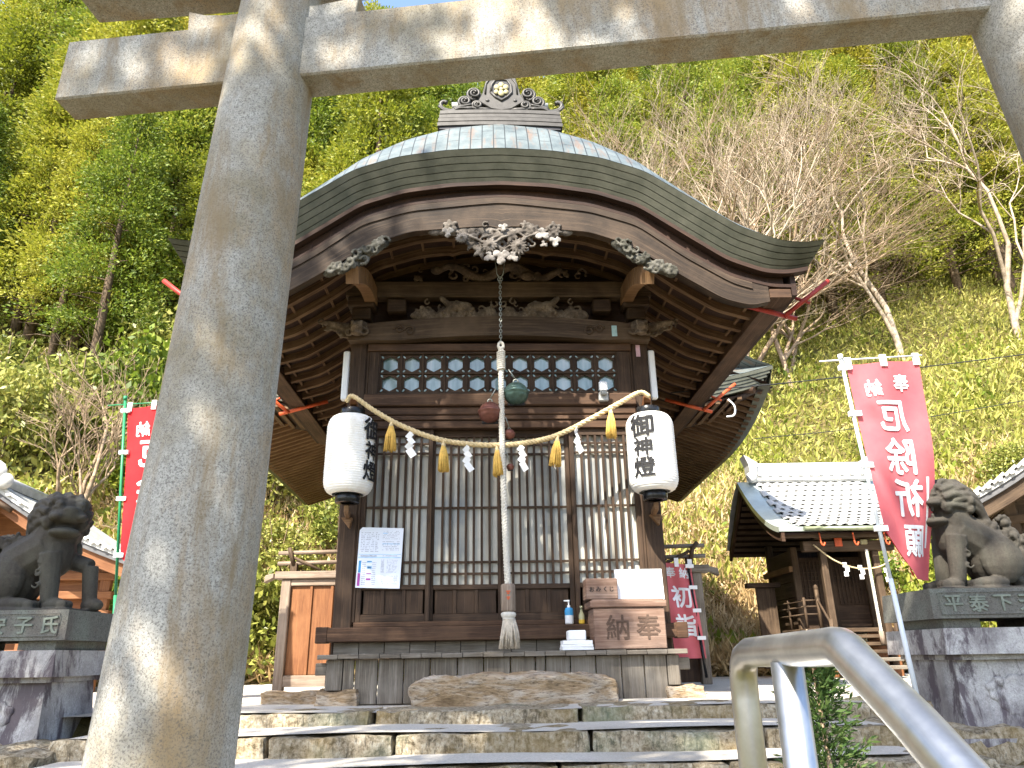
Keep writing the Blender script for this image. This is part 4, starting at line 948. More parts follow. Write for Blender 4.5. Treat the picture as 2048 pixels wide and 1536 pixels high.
# ------------------------------------------------------------------ side gates
def gate(x0, x1, y, s, nm, label, lit):
    t = thing(nm, label, 'gate', (0, y, 0)); Wp, Wd = (W_pale, W_orange) if lit else (W_grey, W_dark)  # sun and shade put into the woods: bright set when lit, dull otherwise
    xo = x0 if s < 0 else x1
    mb = MB(); mb.box(xo - .05, xo + .05, -.05, .05, .03, 1.13); mb.build('post', Wp, t, .008)
    mb = MB(); mb.box(x0 - .12 if s < 0 else x0, x1 if s < 0 else x1 + .14, -.075, .075, 1.132, 1.21); mb.build('head_beam', Wp, t, .008)
    mb = MB(); zz_ = 1.145; mb.prism([(xo + s * .14, zz_), (xo + s * .24, zz_ - .05), (xo + s * .23, zz_ + .03), (xo + s * .14, zz_ + .05)][::(1 if s > 0 else 1)], -.05, .05); mb.build('nosing', Wp, t, .006)
    for z in (1.30, 1.41):
        mb = MB(); mb.tube([(x0 - (.12 if s < 0 else 0), .0, z), (x1 + (.12 if s > 0 else 0), 0, z + .01)], .022, 8); mb.build('rail', Wp, t)
    mb = MB(); mb.box(xo - s * .06 - .035, xo - s * .06 + .035, -.04, .04, 1.212, 1.30); mb.tube([(xo - s * .06, -.03, 1.23), (xo - s * .02, -.03, 1.38), (xo + s * .04, -.03, 1.45)] if s > 0 else [(xo + .06, -.03, 1.28), (xo + .02, -.03, 1.40), (xo + .0, -.03, 1.46)], .025, 7)
    mb.tube([(xo - s * .05, -.02, 1.36), (xo - s * .35, -.02, 1.22)], .018, 6); mb.build('bracket', W_brown, t)
    a, b = (x0 + .05, x1) if s < 0 else (x0, x1 - .05)
    if lit:
        mb = MB(); n = 3; q = (b - a) / n
        for i in range(n): mb.box(a + q * i + .004, a + q * (i + 1) - .004, -.01, .015, .18, 1.06)
        for i in (1, 2): mb.box(a + q * i - .015, a + q * i + .015, -.03, -.008, .18, 1.06)
        mb.build('door', Wd, t, .004)
        parts('frame_rail', Wp, [(a, b, -.045, .04, .07, .178), (a, b, -.04, .04, 1.062, 1.13)], .006, t)
    else:
        mb = MB(); mb.box(a, b, .02, .05, .05, 1.13); mb.build('door', Wd, t, .004)
    return t
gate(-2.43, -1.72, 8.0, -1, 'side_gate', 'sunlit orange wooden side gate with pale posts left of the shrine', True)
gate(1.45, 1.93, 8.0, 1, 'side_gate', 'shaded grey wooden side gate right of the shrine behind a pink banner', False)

# ------------------------------------------------------------------ banners
def banner(nm, label, pole, cloth, strings, cw_, chh_, mat, pmat, mirror=True, twist=None, fold=True, strap=M_white, P=None):
    """cloth hung beside a pole; local x runs from the pole to the free edge, z is up from the pole foot"""
    t = thing(nm, label, 'banner', pole[0]); top = Vector(pole[1]) - Vector(pole[0])
    mb = MB(); mb.tube([(0, 0, 0), tuple(top * .35)], .016, 10); mb.tube([tuple(top * .35), tuple(top)], .0125, 10); mb.lathe([(0, -.02), (.018, -.02), (.018, .02), (0, .02)], 10, tuple(top)); mb.build('pole', pmat, t)
    ax = lambda z: top * (z / top.z)
    zt_, zb_ = cloth
    mb = MB(); mb.tube([tuple(ax(zt_ + .03) + Vector((-.16, 0, .0))), tuple(ax(zt_ + .03) + Vector((cw_ + .06, 0, .035)))], .006, 8); mb.build('cross_bar', pmat, t)
    def S(u, v):                                              # u 0..1 across, v 0..1 down
        z = zt_ + (zb_ - zt_) * v; p = ax(z); an = (twist[0] + (twist[1] - twist[0]) * v ** 1.4); wv = .012 * math.sin(u * 9 + v * 6)
        return Vector((p.x + .03 + cw_ * u * math.cos(an), p.y + cw_ * u * math.sin(an) + wv + .02 * math.sin(v * 9) * u, z + .03 * u * (1 - v)))
    n1, n2 = 14, 34; mb = MB(); G = []
    cut = lambda v: 0 if not fold or v < .80 else (v - .80) / .20 * .62
    G = [[S(cut(v) + (1 - cut(v)) * u, v) for v in np.linspace(0, 1, n2)] for u in np.linspace(0, 1, n1)]
    mb.grid(G, True)
    cl = mb.build('cloth', mat, t)
    if fold:
        mb = MB(); mb.grid([[S(cut(v) * 1.0 + .10 * k * (1 if v > .8 else 0), v) + Vector((-.02 * k * (v - .8) * 4, .012 + .05 * k, .04 * k)) for v in np.linspace(.80, 1.0, 8)] for k in (0, .5, 1)], True); mb.build('folded_corner', M_redcl, t)
    mb = MB()
    for ch, u, v, hgt in strings:
        if ch == '|':
            for q in range(20):
                a, b_ = v + hgt * q / 20, v + hgt * (q + 1) / 20; c4 = [S(u - .022, a), S(u + .022, a), S(u + .022, b_), S(u - .022, b_)]
                mb.poly([p + Vector((0, -.003, 0)) for p in c4]); mb.poly([p + Vector((0, .003, 0)) for p in c4])
            continue
        hgt *= 1.22; me = text(ch, .022); asp = hgt * (zt_ - zb_)
        for off in (-.004, .004):
            def fn(vv):
                return S(u + (-1 if mirror else 1) * vv.x * asp / cw_ * .95, v - vv.y * hgt) + Vector((0, off * (1 + vv.z * 60), 0))
            mb.mesh(me, fn)
        mb.build('letter', M_txtw, cl); mb = MB()
    if mb.f: mb.build('white_bar', M_txtw, cl)
    for v in (.015, .25, .50, .79):
        z = zt_ + (zb_ - zt_) * v; p = ax(z); parts('strap', strap, [(p.x - .03, p.x + .055, p.y - .016, p.y + .016, z - .018, z + .018)], 0, t)
    for u in (.03, .5, .97): p = S(u, 0); parts('strap', strap, [(p.x - .022, p.x + .022, p.y - .008, p.y + .008, p.z - .035, p.z + .055)], 0, t)
    return t
strs = [('奉', .70, .105, .072), ('納', .30, .125, .072), ('厄', .50, .265, .135), ('除', .50, .455, .145), ('祈', .56, .645, .145), ('願', .62, .835, .125), ('|', .87, .55, .31)]
banner('votive_banner', 'faded, backlit pink banner with white mirrored letters on a white pole at right', ((2.49, 4.93, -.08), (2.405, 4.93, 2.34)), (2.36, .86), strs, .535, 0, M_pink, M_pole, True, (.0, .69))
banner('votive_banner', 'bright red banner on a green pole behind the left torii pillar', ((-3.33, 6.5, -.1), (-3.675, 6.5, 2.68)), (2.68, .95), strs, .50, 0, M_redcl, M_gpole, True, (0, .35))
banner('small_banner', 'narrow pink banner with white letters beside the right side gate', ((1.875, 7.75, .1), (1.80, 7.75, 1.13)), (1.09, .18), [('納', .30, .10, .10), ('奉', .75, .10, .10), ('初', .5, .36, .2), ('詣', .5, .66, .2)], -.30, 0, M_pink, M_black, False, (0, .0), False)

# ------------------------------------------------------------------ lion statues and pedestals
def pedestal(label, cx_, y0, zo, chars, s):
    off = (lambda i: -.41 + .16 * i) if s > 0 else (lambda i: -.065 + .172 * i)
    t = thing('lion_pedestal', label, 'pedestal', (cx_, y0, zo), 0, 'lion statue pedestals')
    def bx_(name, mat, hx, y_, yy, z0, z1, bev=.012, top=None):
        mb = MB(); a = hx; b = top if top else hx; d = yy - y_; k = (hx - b)
        v = [(-a, y_, z0), (a, y_, z0), (a, yy, z0), (-a, yy, z0), (-b, y_ + k, z1), (b, y_ + k, z1), (b, yy - k, z1), (-b, yy - k, z1)]
        for f in ((3, 2, 1, 0), (4, 5, 6, 7), (0, 1, 5, 4), (1, 2, 6, 5), (2, 3, 7, 6), (3, 0, 4, 7)): mb.poly([v[i] for i in f])
        return mb.build(name, mat, t, bev)
    bx_('footing', G_ped, .66, -.26, .86, -.55, -.17, .02)
    bx_('shaft', G_ped, .46, -.02, .62, -.17, .262, .01, .42)
    bx_('cap_underside', G_ped, .45, -.03, .65, .2625, .295, .004, .45)
    bx_('cap', G_ped, .515, -.09, .70, .296, .455, .012, .505)
    for x in (-.36, .36): bx_('foot', G_slab, .12, -.05, .55, .457, .512, .02) .location.x = x
    sl2 = bx_('inscribed_slab', G_slab, .56, -.10, .58, .513, .70, .01, .545)
    mb = MB(); mb.box(-.50, .50, -.105, -.098, .535, .54); mb.box(-.50, .50, -.105, -.098, .672, .677); mb.box(-.505, -.50, -.105, -.098, .535, .677); mb.box(.50, .505, -.105, -.098, .535, .677)
    mb.build('slab_frame', G_slab, sl2, .002)
    li = flat('pale_lichen_letters', (.17, .19, .16), .9)
    for i, ch in enumerate(chars): MB().mesh(text(ch, .02, .06), lambda v: (off(i) + v.x * .125, -.094 - .0 - v.z * .12, .606 + v.y * .115)).build('letter', li, sl2)
    mb = MB(); r_ = random.Random(5)
    for k in range(16):
        a = k / 16 * 2 * PI; mb.ell((.22 * math.cos(a) * (1 + .15 * math.sin(3 * a)), .0, .045 + .13 * math.sin(a) * (1 + .2 * math.cos(2 * a))), (.045, .016, .032), None, 8, 5)
    mb.ell((0, .0, .04), (.2, .018, .11)); sculpt('relief', mb, G_ped, t, .012, 2)
    return t
pedestal('lichen stained granite lion pedestal at the right with four carved letters', 3.245, 5.02, .0, '平泰下天', 1)
pedestal('lichen stained granite lion pedestal at the left behind the torii pillar', -3.41, 4.95, -.045, '全安子氏', -1)

def lion(label, loc, face, headyaw, openmouth, raised):
    mb = MB(); I3 = Matrix.Identity(3); E_ = mb.ell
    cap = lambda a, b, ra, rb: mb.tube([Vector(a).lerp(Vector(b), k / 6) for k in range(7)], [ra + (rb - ra) * k / 6 for k in range(7)], 12)
    for s in (-1, 1):
        E_((-.15, s * .10, .20), (.145, .085, .17), None, 16, 10); E_((-.02, s * .135, .04), (.13, .055, .042)); 
        for k in range(3): E_((.09, s * .135 + (k - 1) * .03, .035), (.035, .018, .03))
        curl(mb, -.22, s * .15, .30, .05, 1)
    E_((-.14, 0, .22), (.17, .15, .20), None, 18, 12); cap((-.15, 0, .28), (.08, 0, .42), .15, .15); E_((.10, 0, .37), (.115, .135, .16), None, 16, 10)
    cap((.06, 0, .44), (.12, 0, .56), .14, .13)
    for s in (-1, 1):
        if raised and s == raised:
            cap((.13, s * .09, .34), (.30, s * .08, .29), .06, .05); cap((.30, s * .08, .29), (.335, s * .08, .06), .05, .045); E_((.355, s * .08, .042), (.075, .056, .045))
        else:
            cap((.12, s * .09, .36), (.17, s * .09, .06), .07, .050); E_((.21, s * .09, .038), (.08, .058, .042))
            for k in range(3): E_((.275, s * .09 + (k - 1) * .034, .035), (.035, .02, .032))
            for k in range(3): curl(mb, .10, s * .145, .30 - k * .07, .025, k)
    H0 = Vector((.10, 0, .58)); R3 = Matrix.Rotation(headyaw, 3, 'Z')
    def h(p, r, rot=None): E_(H0 + R3 @ (Vector(p) - H0), r, R3 @ rot if rot else R3, 14, 9)
    h((.15, 0, .63), (.145, .135, .125)); h((.24, 0, .60), (.10, .115, .055)); h((.30, 0, .615), (.045, .05, .04)); h((.325, 0, .63), (.022, .045, .022))
    jz = .465 if openmouth else .492
    h((.23, 0, jz), (.095, .095, .035)); h((.15, 0, .53), (.08, .10, .07))
    for s in (-1, 1):
        h((.225, s * .065, .70), (.05, .055, .028)); h((.272, s * .062, .668), (.030, .030, .027)); h((.297, s * .062, .668), (.013, .013, .013)); h((.30, s * .03, .605), (.016, .02, .018)); h((.27, s * .055, .645), (.035, .045, .014)); h((.285, s * .075, .585), (.06, .04, .026)); h((.06, s * .135, .67), (.03, .028, .06)); h((.20, s * .10, .56), (.05, .035, .05))
        if openmouth: h((.295, s * .06, .545), (.012, .012, .022)); h((.29, s * .05, .50), (.012, .012, .02))
    # mane: wavy locks running back from the face and down the neck, each ending in a curl
    for ring, (y_, x0, n) in enumerate(((.128, .17, 15), (.118, .24, 9))):
        for k in range(n):
            a = -.45 + (PI + .9) * k / (n - 1); cy, sz = math.cos(a), math.sin(a)
            P = [(x0, y_ * cy, .61 + .105 * sz), (x0 - .10, (y_ + .035) * cy, .625 + .135 * sz + .01 * (k % 2)), (x0 - .19, (y_ + .04) * cy, .585 + .12 * sz), (x0 - .25, (y_ + .025) * cy, .50 + .09 * sz), (x0 - .24 - .02 * (k % 3), (y_ + .03) * cy, .42 + .06 * sz)]
            if ring: P = P[:3]
            Q = smooth_path([H0 + R3 @ (Vector(p) - H0) for p in P], 12); mb.tube(Q, [.026 - .010 * q / 11 for q in range(12)], 7)
            e = Q[-1]; d = (e - Vector((H0.x - .05, 0, e.z))).normalized(); E_(e + d * .012, (.03, .03, .03), None, 8, 6); E_(e + d * .03 + Vector((0, 0, .012)), (.016,) * 3, None, 6, 5)
    # tail: flame of curls up the back
    for k, (x, z, r) in enumerate(((-.30, .12, .085), (-.33, .24, .08), (-.31, .36, .075), (-.27, .45, .055), (-.35, .32, .05), (-.20, .42, .05), (-.12, .46, .045), (-.27, .06, .07))):
        for y in (-.05, .05, 0): curl(mb, x, y, z, r, k + y * 20, n=9)
        E_((x, 0, z), (r * .7, .08, r * .7))
    mb.box(-.36, .36, -.20, .20, -.03, .012)
    o = sculpt('lion_statue', mb, G_dark, None, .0075, 1); o.location = loc; o.rotation_euler = (0, 0, 0 if face > 0 else PI)
    return tag(o, label, 'statue', 'guardian lion statues')
lion('dark stone guardian lion on the left pedestal, one paw put forward', (-3.31, 5.16, .66), 1, -.85, False, 1).scale = (1.05,) * 3
o = lion('dark stone guardian lion on the right pedestal behind the pink banner', (3.19, 5.22, .705), -1, .35, True, 0); o.scale = (1.0,) * 3

# ------------------------------------------------------------------ small side shrine on the right
ss = thing('side_shrine', 'small wooden side shrine with silver tiled roof on the right slope', 'shrine', (4.55, 0, 0))
Lx0, Lx1 = -1.0, 1.30; yr, yf, yb = 11.4, 9.85, 12.4; zr, zf, zk = 2.86, 1.90, 1.92
def slope(t): return (yf + (yr - yf) * t, zf + (zr - zf) * (.35 * t + .65 * t ** 1.9))
TT = np.linspace(0, 1, 16)
mb = MB(); mb.grid([[(x, slope(t)[0], slope(t)[1]) for t in TT] for x in (Lx0, Lx0 + .32)], True); mb.grid([[(x, slope(t)[0], slope(t)[1]) for t in TT] for x in (Lx1 - .32, Lx1)], True)
for x in (Lx0, Lx1): mb.grid([[(x, slope(t)[0], slope(t)[1]), (x, slope(t)[0] + .02, slope(t)[1] - .07)] for t in TT], True)
mb.grid([[(x, yf, zf), (x, yf + .01, zf - .06)] for x in (Lx0, Lx1)], False); rf = mb.build('roof', M_verge, ss)
mb = MB(); nr = 13; nc = 12
for r in range(nr):
    for c_ in range(nc):
        t0, t1 = r / nr, (r + 1.25) / nr; t1 = min(t1, 1.0); x0 = Lx0 + .30 + (Lx1 - Lx0 - .60) * (c_ + (.5 if r % 2 else 0) - .25) / nc; x1 = x0 + (Lx1 - Lx0 - .6) / nc
        a, b = slope(t0), slope(t1); row0, row1 = [], []
        for k in range(6):
            u = k / 5; hgt = .011 * math.sin(PI * 2 * (u - .12)) + .010; dip = -.025 * math.sin(PI * u)
            row0.append((x0 + (x1 - x0) * u, a[0] + dip, a[1] + .016 + hgt)); row1.append((x0 + (x1 - x0) * u, b[0], b[1] + .008 + hgt))
        mb.grid([row0, row1], True, flip=True); mb.grid([[(p[0], p[1], p[2] - .009) for p in row0], row0], False, flip=True)
mb.build('tile', M_tile, rf)['kind'] = 'stuff'
mb = MB(); mb.grid([[(x, yr + (yb - yr) * t, zr + (zk - zr) * (t + .15 * math.sin(PI * t) * -1)) for t in TT] for x in (Lx1, Lx0)], True); mb.build('rear_slope', M_tile, rf)
mb = MB(); rx0, rx1 = Lx0 + .28, Lx1 - .28
for k in range(4): mb.box(rx0, rx1, yr - .10 + .006 * k, yr + .10, zr + .0 + k * .055, zr + .047 + k * .055)
mb.box(rx0 - .01, rx1 + .01, yr - .085, yr + .085, zr - .02, zr + .205); mb.tube([(rx0 - .03, yr, zr + .24), (rx1 + .03, yr, zr + .24)], .06, 10)
for i in range(11): x = rx0 + .06 + (rx1 - rx0 - .12) * i / 10; mb.tube([(x, yr - .11, zr + .10), (x, yr - .09, zr + .10)], .035, 8)
for s, x in ((-1, rx0), (1, rx1)):
    mb.prism([(x, zr + .02), (x + s * .08, zr - .02), (x + s * .10, zr + .25), (x + s * .16, zr + .42), (x - s * .05, zr + .29)][::s], yr - .12, yr + .12); mb.ell((x + s * .07, yr - .1, zr + .05), (.09, .06, .09))
mb.build('ridge', M_tile, rf, .004)
mb = MB(); mb.tube([(Lx0 + .32, yf - .05, zf - .035), (Lx1, yf - .05, zf - .05)], .032, 12); mb.build('gutter', flat('green_copper_gutter', (.22, .25, .16), .4, .5), ss)
for x in (Lx0 + .03, Lx1 - .07):       # bargeboards front and back slope
    mb = MB(); F = [(slope(t)[0] + .02, slope(t)[1] - .07) for t in TT] + [(yr + (yb - yr) * t, zr - .05 + (zk - zr) * t) for t in TT[1:]]
    A = F; B = [(a, b - .12) for a, b in F]; q = MB(); q.band(A, B, 0, .045)
    q.v = [(x + v[1], v[0], v[2]) for v in q.v]; q.build('barge_board', W_red, ss, .004)
mb = MB()
for y in np.arange(yf + .1, yb - .05, .10): z = np.interp(y, [yf, yf + .5, yr, yb], [zf - .10, zf - .02, zr - .25, zk - .1]); mb.box(Lx0 + .08, Lx1 - .08, y, y + .045, z - .05, z)
mb.build('eave_rafters', W_brown, ss)
mb = MB(); q = [(yf + .05, zf - .08)] + [(slope(t)[0], slope(t)[1] - .06) for t in TT[2:]] + [(yb, zk - .05)]
mb.band([(a, b) for a, b in q], [(a, b - .02) for a, b in q], Lx0 + .09, Lx1 - .09); mb.v = [(v[1], v[0], v[2]) for v in mb.v]; mb.build('soffit_board', W_ceil, ss)
fy = 10.75
part('porch_post', W_brown, [(-.40, -.31, 10.1, 10.19, .1, 1.60)], .01, ss); part('porch_post', W_brown, [(.31, .40, 10.1, 10.19, .1, 1.60)], .01, ss)
parts('porch_beam', W_brown, [(-.62, .62, 10.08, 10.20, 1.602, 1.74), (-.45, .45, 10.09, 10.19, 1.76, 1.82)], .01, ss)
for x in (-.56, .46): part('body_post', W_brown, [(x, x + .1, fy, fy + .1, .1, 1.75)], .01, ss)
for x in (-.56, .46): part('body_post', W_brown, [(x, x + .1, 11.75, 11.85, .1, 1.9)], .01, ss)
part('side_wall', W_brown, [(-.54, -.51, fy + .1, 11.75, .62 + k * .22, .62 + k * .22 + .21) for k in range(5)], .004, ss)
part('side_wall', W_brown, [(.51, .54, fy + .1, 11.75, .62, 1.8)], .004, ss)
part('side_rail', W_fresh, [(-.62, -.565, fy - .02, 11.9, 1.40, 1.48)], .006, ss)
part('back_wall', W_dark, [(-.5, .5, 11.78, 11.82, .1, 1.8)], .004, ss)
part('floor', W_brown, [(-.62, .62, 10.35, 11.9, .56, .615)], .006, ss)
dm = MB()
for i in range(18): x = -.45 + i * .053; dm.box(x - .007, x + .007, fy + .05, fy + .065, .95, 1.55)
for z in np.arange(.95, 1.56, .055): dm.box(-.455, .455, fy + .052, fy + .063, z - .006, z + .006)
dm.box(-.46, .46, fy + .045, fy + .07, .62, .93); dm.box(-.03, .03, fy + .04, fy + .07, .62, 1.56); dm.box(-.46, .46, fy + .07, fy + .08, .62, 1.6)
dm.build('lattice_door', W_dark, ss)
for k in range(5): part('step', W_grey if k < 2 else W_brown, [(-.36, .36, 10.0 - .0 + k * .1 - .22, 10.12 + k * .1, .10 + k * .095, .145 + k * .095)], .006, ss)
part('side_panel', W_brown, [(-.98, -.70, 11.2, 11.24, .1, 1.22)], .006, ss); part('side_panel_cap', W_dark, [(-1.12, -.62, 11.15, 11.29, 1.222, 1.29)], .006, ss)
for s in (-1, 1):
    mb = MB()
    for z in (.80, .90, .98): mb.tube([(s * .60, 10.4, z), (s * .60, 11.7, z)], .014, 6); mb.tube([(s * .60, 10.4, z), (s * .40, 10.38, z)], .014, 6)
    for y in (10.4, 11.0, 11.6): mb.tube([(s * .60, y, .6), (s * .60, y, 1.02)], .02, 6)
    mb.tube([(s * .42, 10.05, .3), (s * .42, 10.05, .72)], .025, 8); mb.tube([(s * .42, 10.38, .58), (s * .42, 10.38, 1.12)], .028, 8); mb.ell((s * .42, 10.38, 1.14), (.03, .03, .05)); mb.tube([(s * .42, 10.05, .66), (s * .42, 10.38, .98)], .018, 6)
    mb.build('balustrade', W_brown, ss)
parts('skirt', W_orange, [(-.6, -.2, 10.42, 10.45, .0, .55), (.2, .6, 10.42, 10.45, .0, .55), (-.6, -.57, 10.45, 11.8, 0, .55)], .004, ss)
part('plaque', M_orsteel, [(-.19, -.09, 10.06, 10.08, 1.66, 1.77)], 0, ss); part('crest', M_gold, [(.16, .26, 10.06, 10.08, 1.68, 1.75)], .01, ss)
mb = MB()
for x in (-.45, .0, .42): mb.tube(smooth_path([(x, yf + .05, zf - .08), (x, yf + .03, zf - .22), (x + .03, yf + .03, zf - .25), (x + .05, yf + .03, zf - .21)], 8), .012, 5)
mb.build('gutter_hook', M_orsteel, ss)
sr = thing('small_straw_rope', 'thin sagging straw rope with paper streamers on the side shrine', 'rope', (4.55, 10.03, 0))
mb = MB(); mb.tube(smooth_path([(-.5, 0, 1.68), (-.25, 0, 1.47), (.05, 0, 1.36), (.35, 0, 1.38), (.55, 0, 1.5)], 24), .011, 6); mb.build('rope', M_rope, sr)
mb = MB()
for i, x in enumerate((-.12, .08, .42)):
    z = 1.44 - .04 * i
    for k in range(3): mb.box(x - .03 + .025 * (k % 2), x + .025 + .025 * (k % 2), -.004 * k - .002, -.004 * k, z - .06 * (k + 1), z - .06 * k)
mb.build('streamer', M_paper, sr)
br = thing('small_bell_rope', 'pale bell rope hanging before the side shrine door', 'bell rope', (4.55 + .19, 10.0, .3))
mb = rope(MB(), [(.0, 0, 1.3 - k * .01) for k in range(105)], .022, 14, 5); mb.build('rope', M_cream, br); mb = MB(); mb.lathe([(0, .26), (.032, .26), (.032, .10), (0, .10)], 10); mb.build('grip', W_pale, br)
for k in range(3): pass

# ------------------------------------------------------------------ buildings at the picture's edges
def gable_hall(nm, label, ridge, sx, run, ysp, tilt, wmat, depth=3.0, wall=None):
    t = thing(nm, label, 'building', (ridge[0], ridge[1], 0)); z0 = ridge[2]
    for s in (-1, 1):
        F = [(s * run * u, z0 - run * tilt * (u + .10 * math.sin(PI * u))) for u in np.linspace(0, 1, 14)]; F2 = F if s > 0 else F[::-1]
        mb = MB(); mb.band([(a, b + .05) for a, b in F2], F2, 0, depth); r1 = mb.build('roof', M_tile, t)
        mb = MB(); mb.band([(a * 1.0, b - .004) for a, b in F2], [(a * .985, b - .20) for a, b in F2], .06, .13); mb.build('barge_board', wmat, t, .005)
        mb = MB(); mb.band([(a, b - .002) for a, b in F2], [(a, b - .06) for a, b in F2], .02, .06); mb.build('verge_shadow', M_tiledark, r1)  # dark strip painting the shade under the verge tiles
        mb = MB()
        for k in range(12):
            u = (k + .5) / 12; x = s * run * u; z = z0 - run * tilt * (u + .10 * math.sin(PI * u)) + .055
            M4 = Matrix.Translation((x, 0, z)) @ Matrix.Rotation(s * math.atan(tilt), 4, 'Y')
            mb.box(-run / 24 * 1.25, run / 24 * 1.25, -.03, .25, -.0, .03, M4 @ Matrix.Rotation(s * .12, 4, 'Y')); mb.tube([tuple(M4 @ Vector((0, -.035, .0))), tuple(M4 @ Vector((0, .25, .0)))], .03, 7)
            for q in range(1, 9): mb.box(-run / 24 * 1.2, run / 24 * 1.2, q * .3, q * .3 + .27, .0, .022, M4 @ Matrix.Rotation(s * .10, 4, 'Y'))
        mb.build('tile', M_tile, r1)
        mb = MB()
        for y in np.arange(.3, depth, .16):
            a = Vector((s * .1, y, z0 - .13)); b = Vector((s * run * .97, y, z0 - run * tilt - .05)); q = b - a; M4 = Matrix.Translation(a) @ Matrix.Rotation(-math.atan2(q.z, q.x), 4, 'Y'); mb.box(0, q.length, 0, .05, -.06, .0, M4)
        mb.build('eave_rafters', W_brown, t)
    mb = MB(); mb.box(-.10, .10, -.04, depth, z0 + .03, z0 + .11); mb.tube([(0, -.06, z0 + .13), (0, depth, z0 + .13)], .06, 10); mb.ell((0, -.06, z0 + .16), (.17, .07, .16)); mb.ell((-.16, -.05, z0 + .06), (.1, .06, .1)); mb.ell((.16, -.05, z0 + .06), (.1, .06, .1)); mb.build('ridge', M_tile, t)
    ww = run * .72
    mb = MB(); mb.prism([(-ww, 0), (ww, 0), (ww, z0 - ww * tilt - .1), (0, z0 - .1), (-ww, z0 - ww * tilt - .1)], .62, .68); mb.build('wall', wmat, t)
    mb = MB()
    for k in range(5): z = z0 - run * tilt - .15 - k * .22; mb.box(-ww - .1, ww + .1, .50, .615, z, z + .09)
    for x in (-ww, -ww * .35, ww * .35, ww): mb.box(x - .06, x + .06, .52, .612, -.2, z0 - abs(x) * tilt - .15)
    mb.build('beam', wmat, t, .006)
    mb = MB(); mb.tube([(-.28 , .0, z0 - .28), (-.1, -.01, z0 - .18), (0, -.02, z0 - .42), (.1, -.01, z0 - .18), (.28, 0, z0 - .28)], [.03, .05, .06, .05, .03], 8); mb.build('gable_pendant', W_brown, t)
    return t
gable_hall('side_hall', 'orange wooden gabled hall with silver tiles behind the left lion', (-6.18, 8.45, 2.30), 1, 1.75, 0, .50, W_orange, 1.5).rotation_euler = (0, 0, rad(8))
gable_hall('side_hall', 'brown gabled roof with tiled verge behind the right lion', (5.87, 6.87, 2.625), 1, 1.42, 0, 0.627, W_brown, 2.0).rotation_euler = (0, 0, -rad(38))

# ------------------------------------------------------------------ plants
def leaves_mesh(name, pos, size, nrm_bias, mat, up=.3, ratio=.45, seed=0, dirs=None, droop=0):
    """many small leaf faces; per-leaf random value kept in the UV map"""
    r = np.random.default_rng(seed); n = len(pos); pos = np.asarray(pos, float)
    d = r.normal(size=(n, 3)) if dirs is None else dirs + r.normal(size=(n, 3)) * .45
    d[:, 2] -= droop; d /= np.linalg.norm(d, axis=1)[:, None] + 1e-9
    q = r.normal(size=(n, 3)); q[:, 2] += nrm_bias; sdv = np.cross(d, q); sdv /= np.linalg.norm(sdv, axis=1)[:, None] + 1e-9
    L_ = (size * r.uniform(.6, 1.3, n))[:, None]; w_ = L_ * ratio * .5
    a = pos; b = pos + d * L_ * .5 + sdv * w_; c = pos + d * L_; e = pos + d * L_ * .5 - sdv * w_
    V = np.stack([a, b, c, e], 1).reshape(-1, 3); me = bpy.data.meshes.new(name); me.vertices.add(4 * n); me.vertices.foreach_set('co', V.ravel().astype(np.float32))
    me.loops.add(4 * n); me.loops.foreach_set('vertex_index', np.arange(4 * n, dtype=np.int32)); me.polygons.add(n)
    me.polygons.foreach_set('loop_start', np.arange(0, 4 * n, 4, dtype=np.int32)); me.polygons.foreach_set('loop_total', np.full(n, 4, np.int32))
    uv = me.uv_layers.new(name='UVMap'); rv = np.repeat(r.random(n), 4); uv.data.foreach_set('uv', np.stack([rv, np.tile([0, .5, 1, .5], n)], 1).ravel().astype(np.float32))
    me.materials.append(mat); me.update(calc_edges=True); return me
def conifer(seed, H=15., R=2.3, base=.22, mat=L_con, ntuft=330, per=100, leafs=.16, shape=.62):
    r = np.random.default_rng(seed); P = []; D = []
    for k in range(ntuft):
        t = base + (1 - base) * r.random() ** .85; rr = R * (1 - (t - base) / (1 - base)) ** shape * (.55 + .5 * r.random()) + .15; a = r.uniform(0, 2 * PI)
        c = np.array([rr * math.cos(a), rr * math.sin(a), H * t + r.uniform(-.3, .3)]); sz = .45 + .55 * r.random()
        q = r.normal(size=(per, 3)); q /= np.linalg.norm(q, axis=1)[:, None]; q *= (r.random(per) ** .4)[:, None]; q *= np.array([sz, sz, sz * .48])
        q[:, 2] -= .25 * (q[:, 0] * math.cos(a) + q[:, 1] * math.sin(a)); P.append(c + q); o = np.tile(np.array([math.cos(a), math.sin(a), .15]), (per, 1)) * .6 + q * 1.2; D.append(o)
    P = np.concatenate(P); D = np.concatenate(D)
    crown = leaves_mesh('crown', P, leafs, .8, mat, seed=seed, dirs=D, ratio=.5)
    tb = MB(); tb.tube([(0, 0, -1.5), (.04, 0, H * .3), (-.03, .05, H * .65), (0, 0, H * .97)], [.23, .18, .10, .02], 9)
    for k in range(26):
        t = base * .5 + .8 * r.random(); a = r.uniform(0, 2 * PI); ln = R * max(.2, (1 - t)) * .9; z = H * min(t, .93); tb.tube([(0, 0, z), (ln * .5 * math.cos(a), ln * .5 * math.sin(a), z + .1), (ln * math.cos(a), ln * math.sin(a), z - .05)], [.035, .025, .01], 4, False)
    return crown, tb.tomesh('trunk', M_bark)
KINDS = {'con': [conifer(11, 15, 2.6, .10, L_con, 250), conifer(12, 14, 2.3, .24, L_con, 220)], 'deep': [conifer(13, 16, 2.7, .10, L_deep, 250), conifer(14, 14, 2.4, .22, L_deep, 220)], 'gold': [conifer(15, 14, 2.7, .12, L_gold, 240), conifer(16, 13, 2.4, .2, L_gold, 210)]}
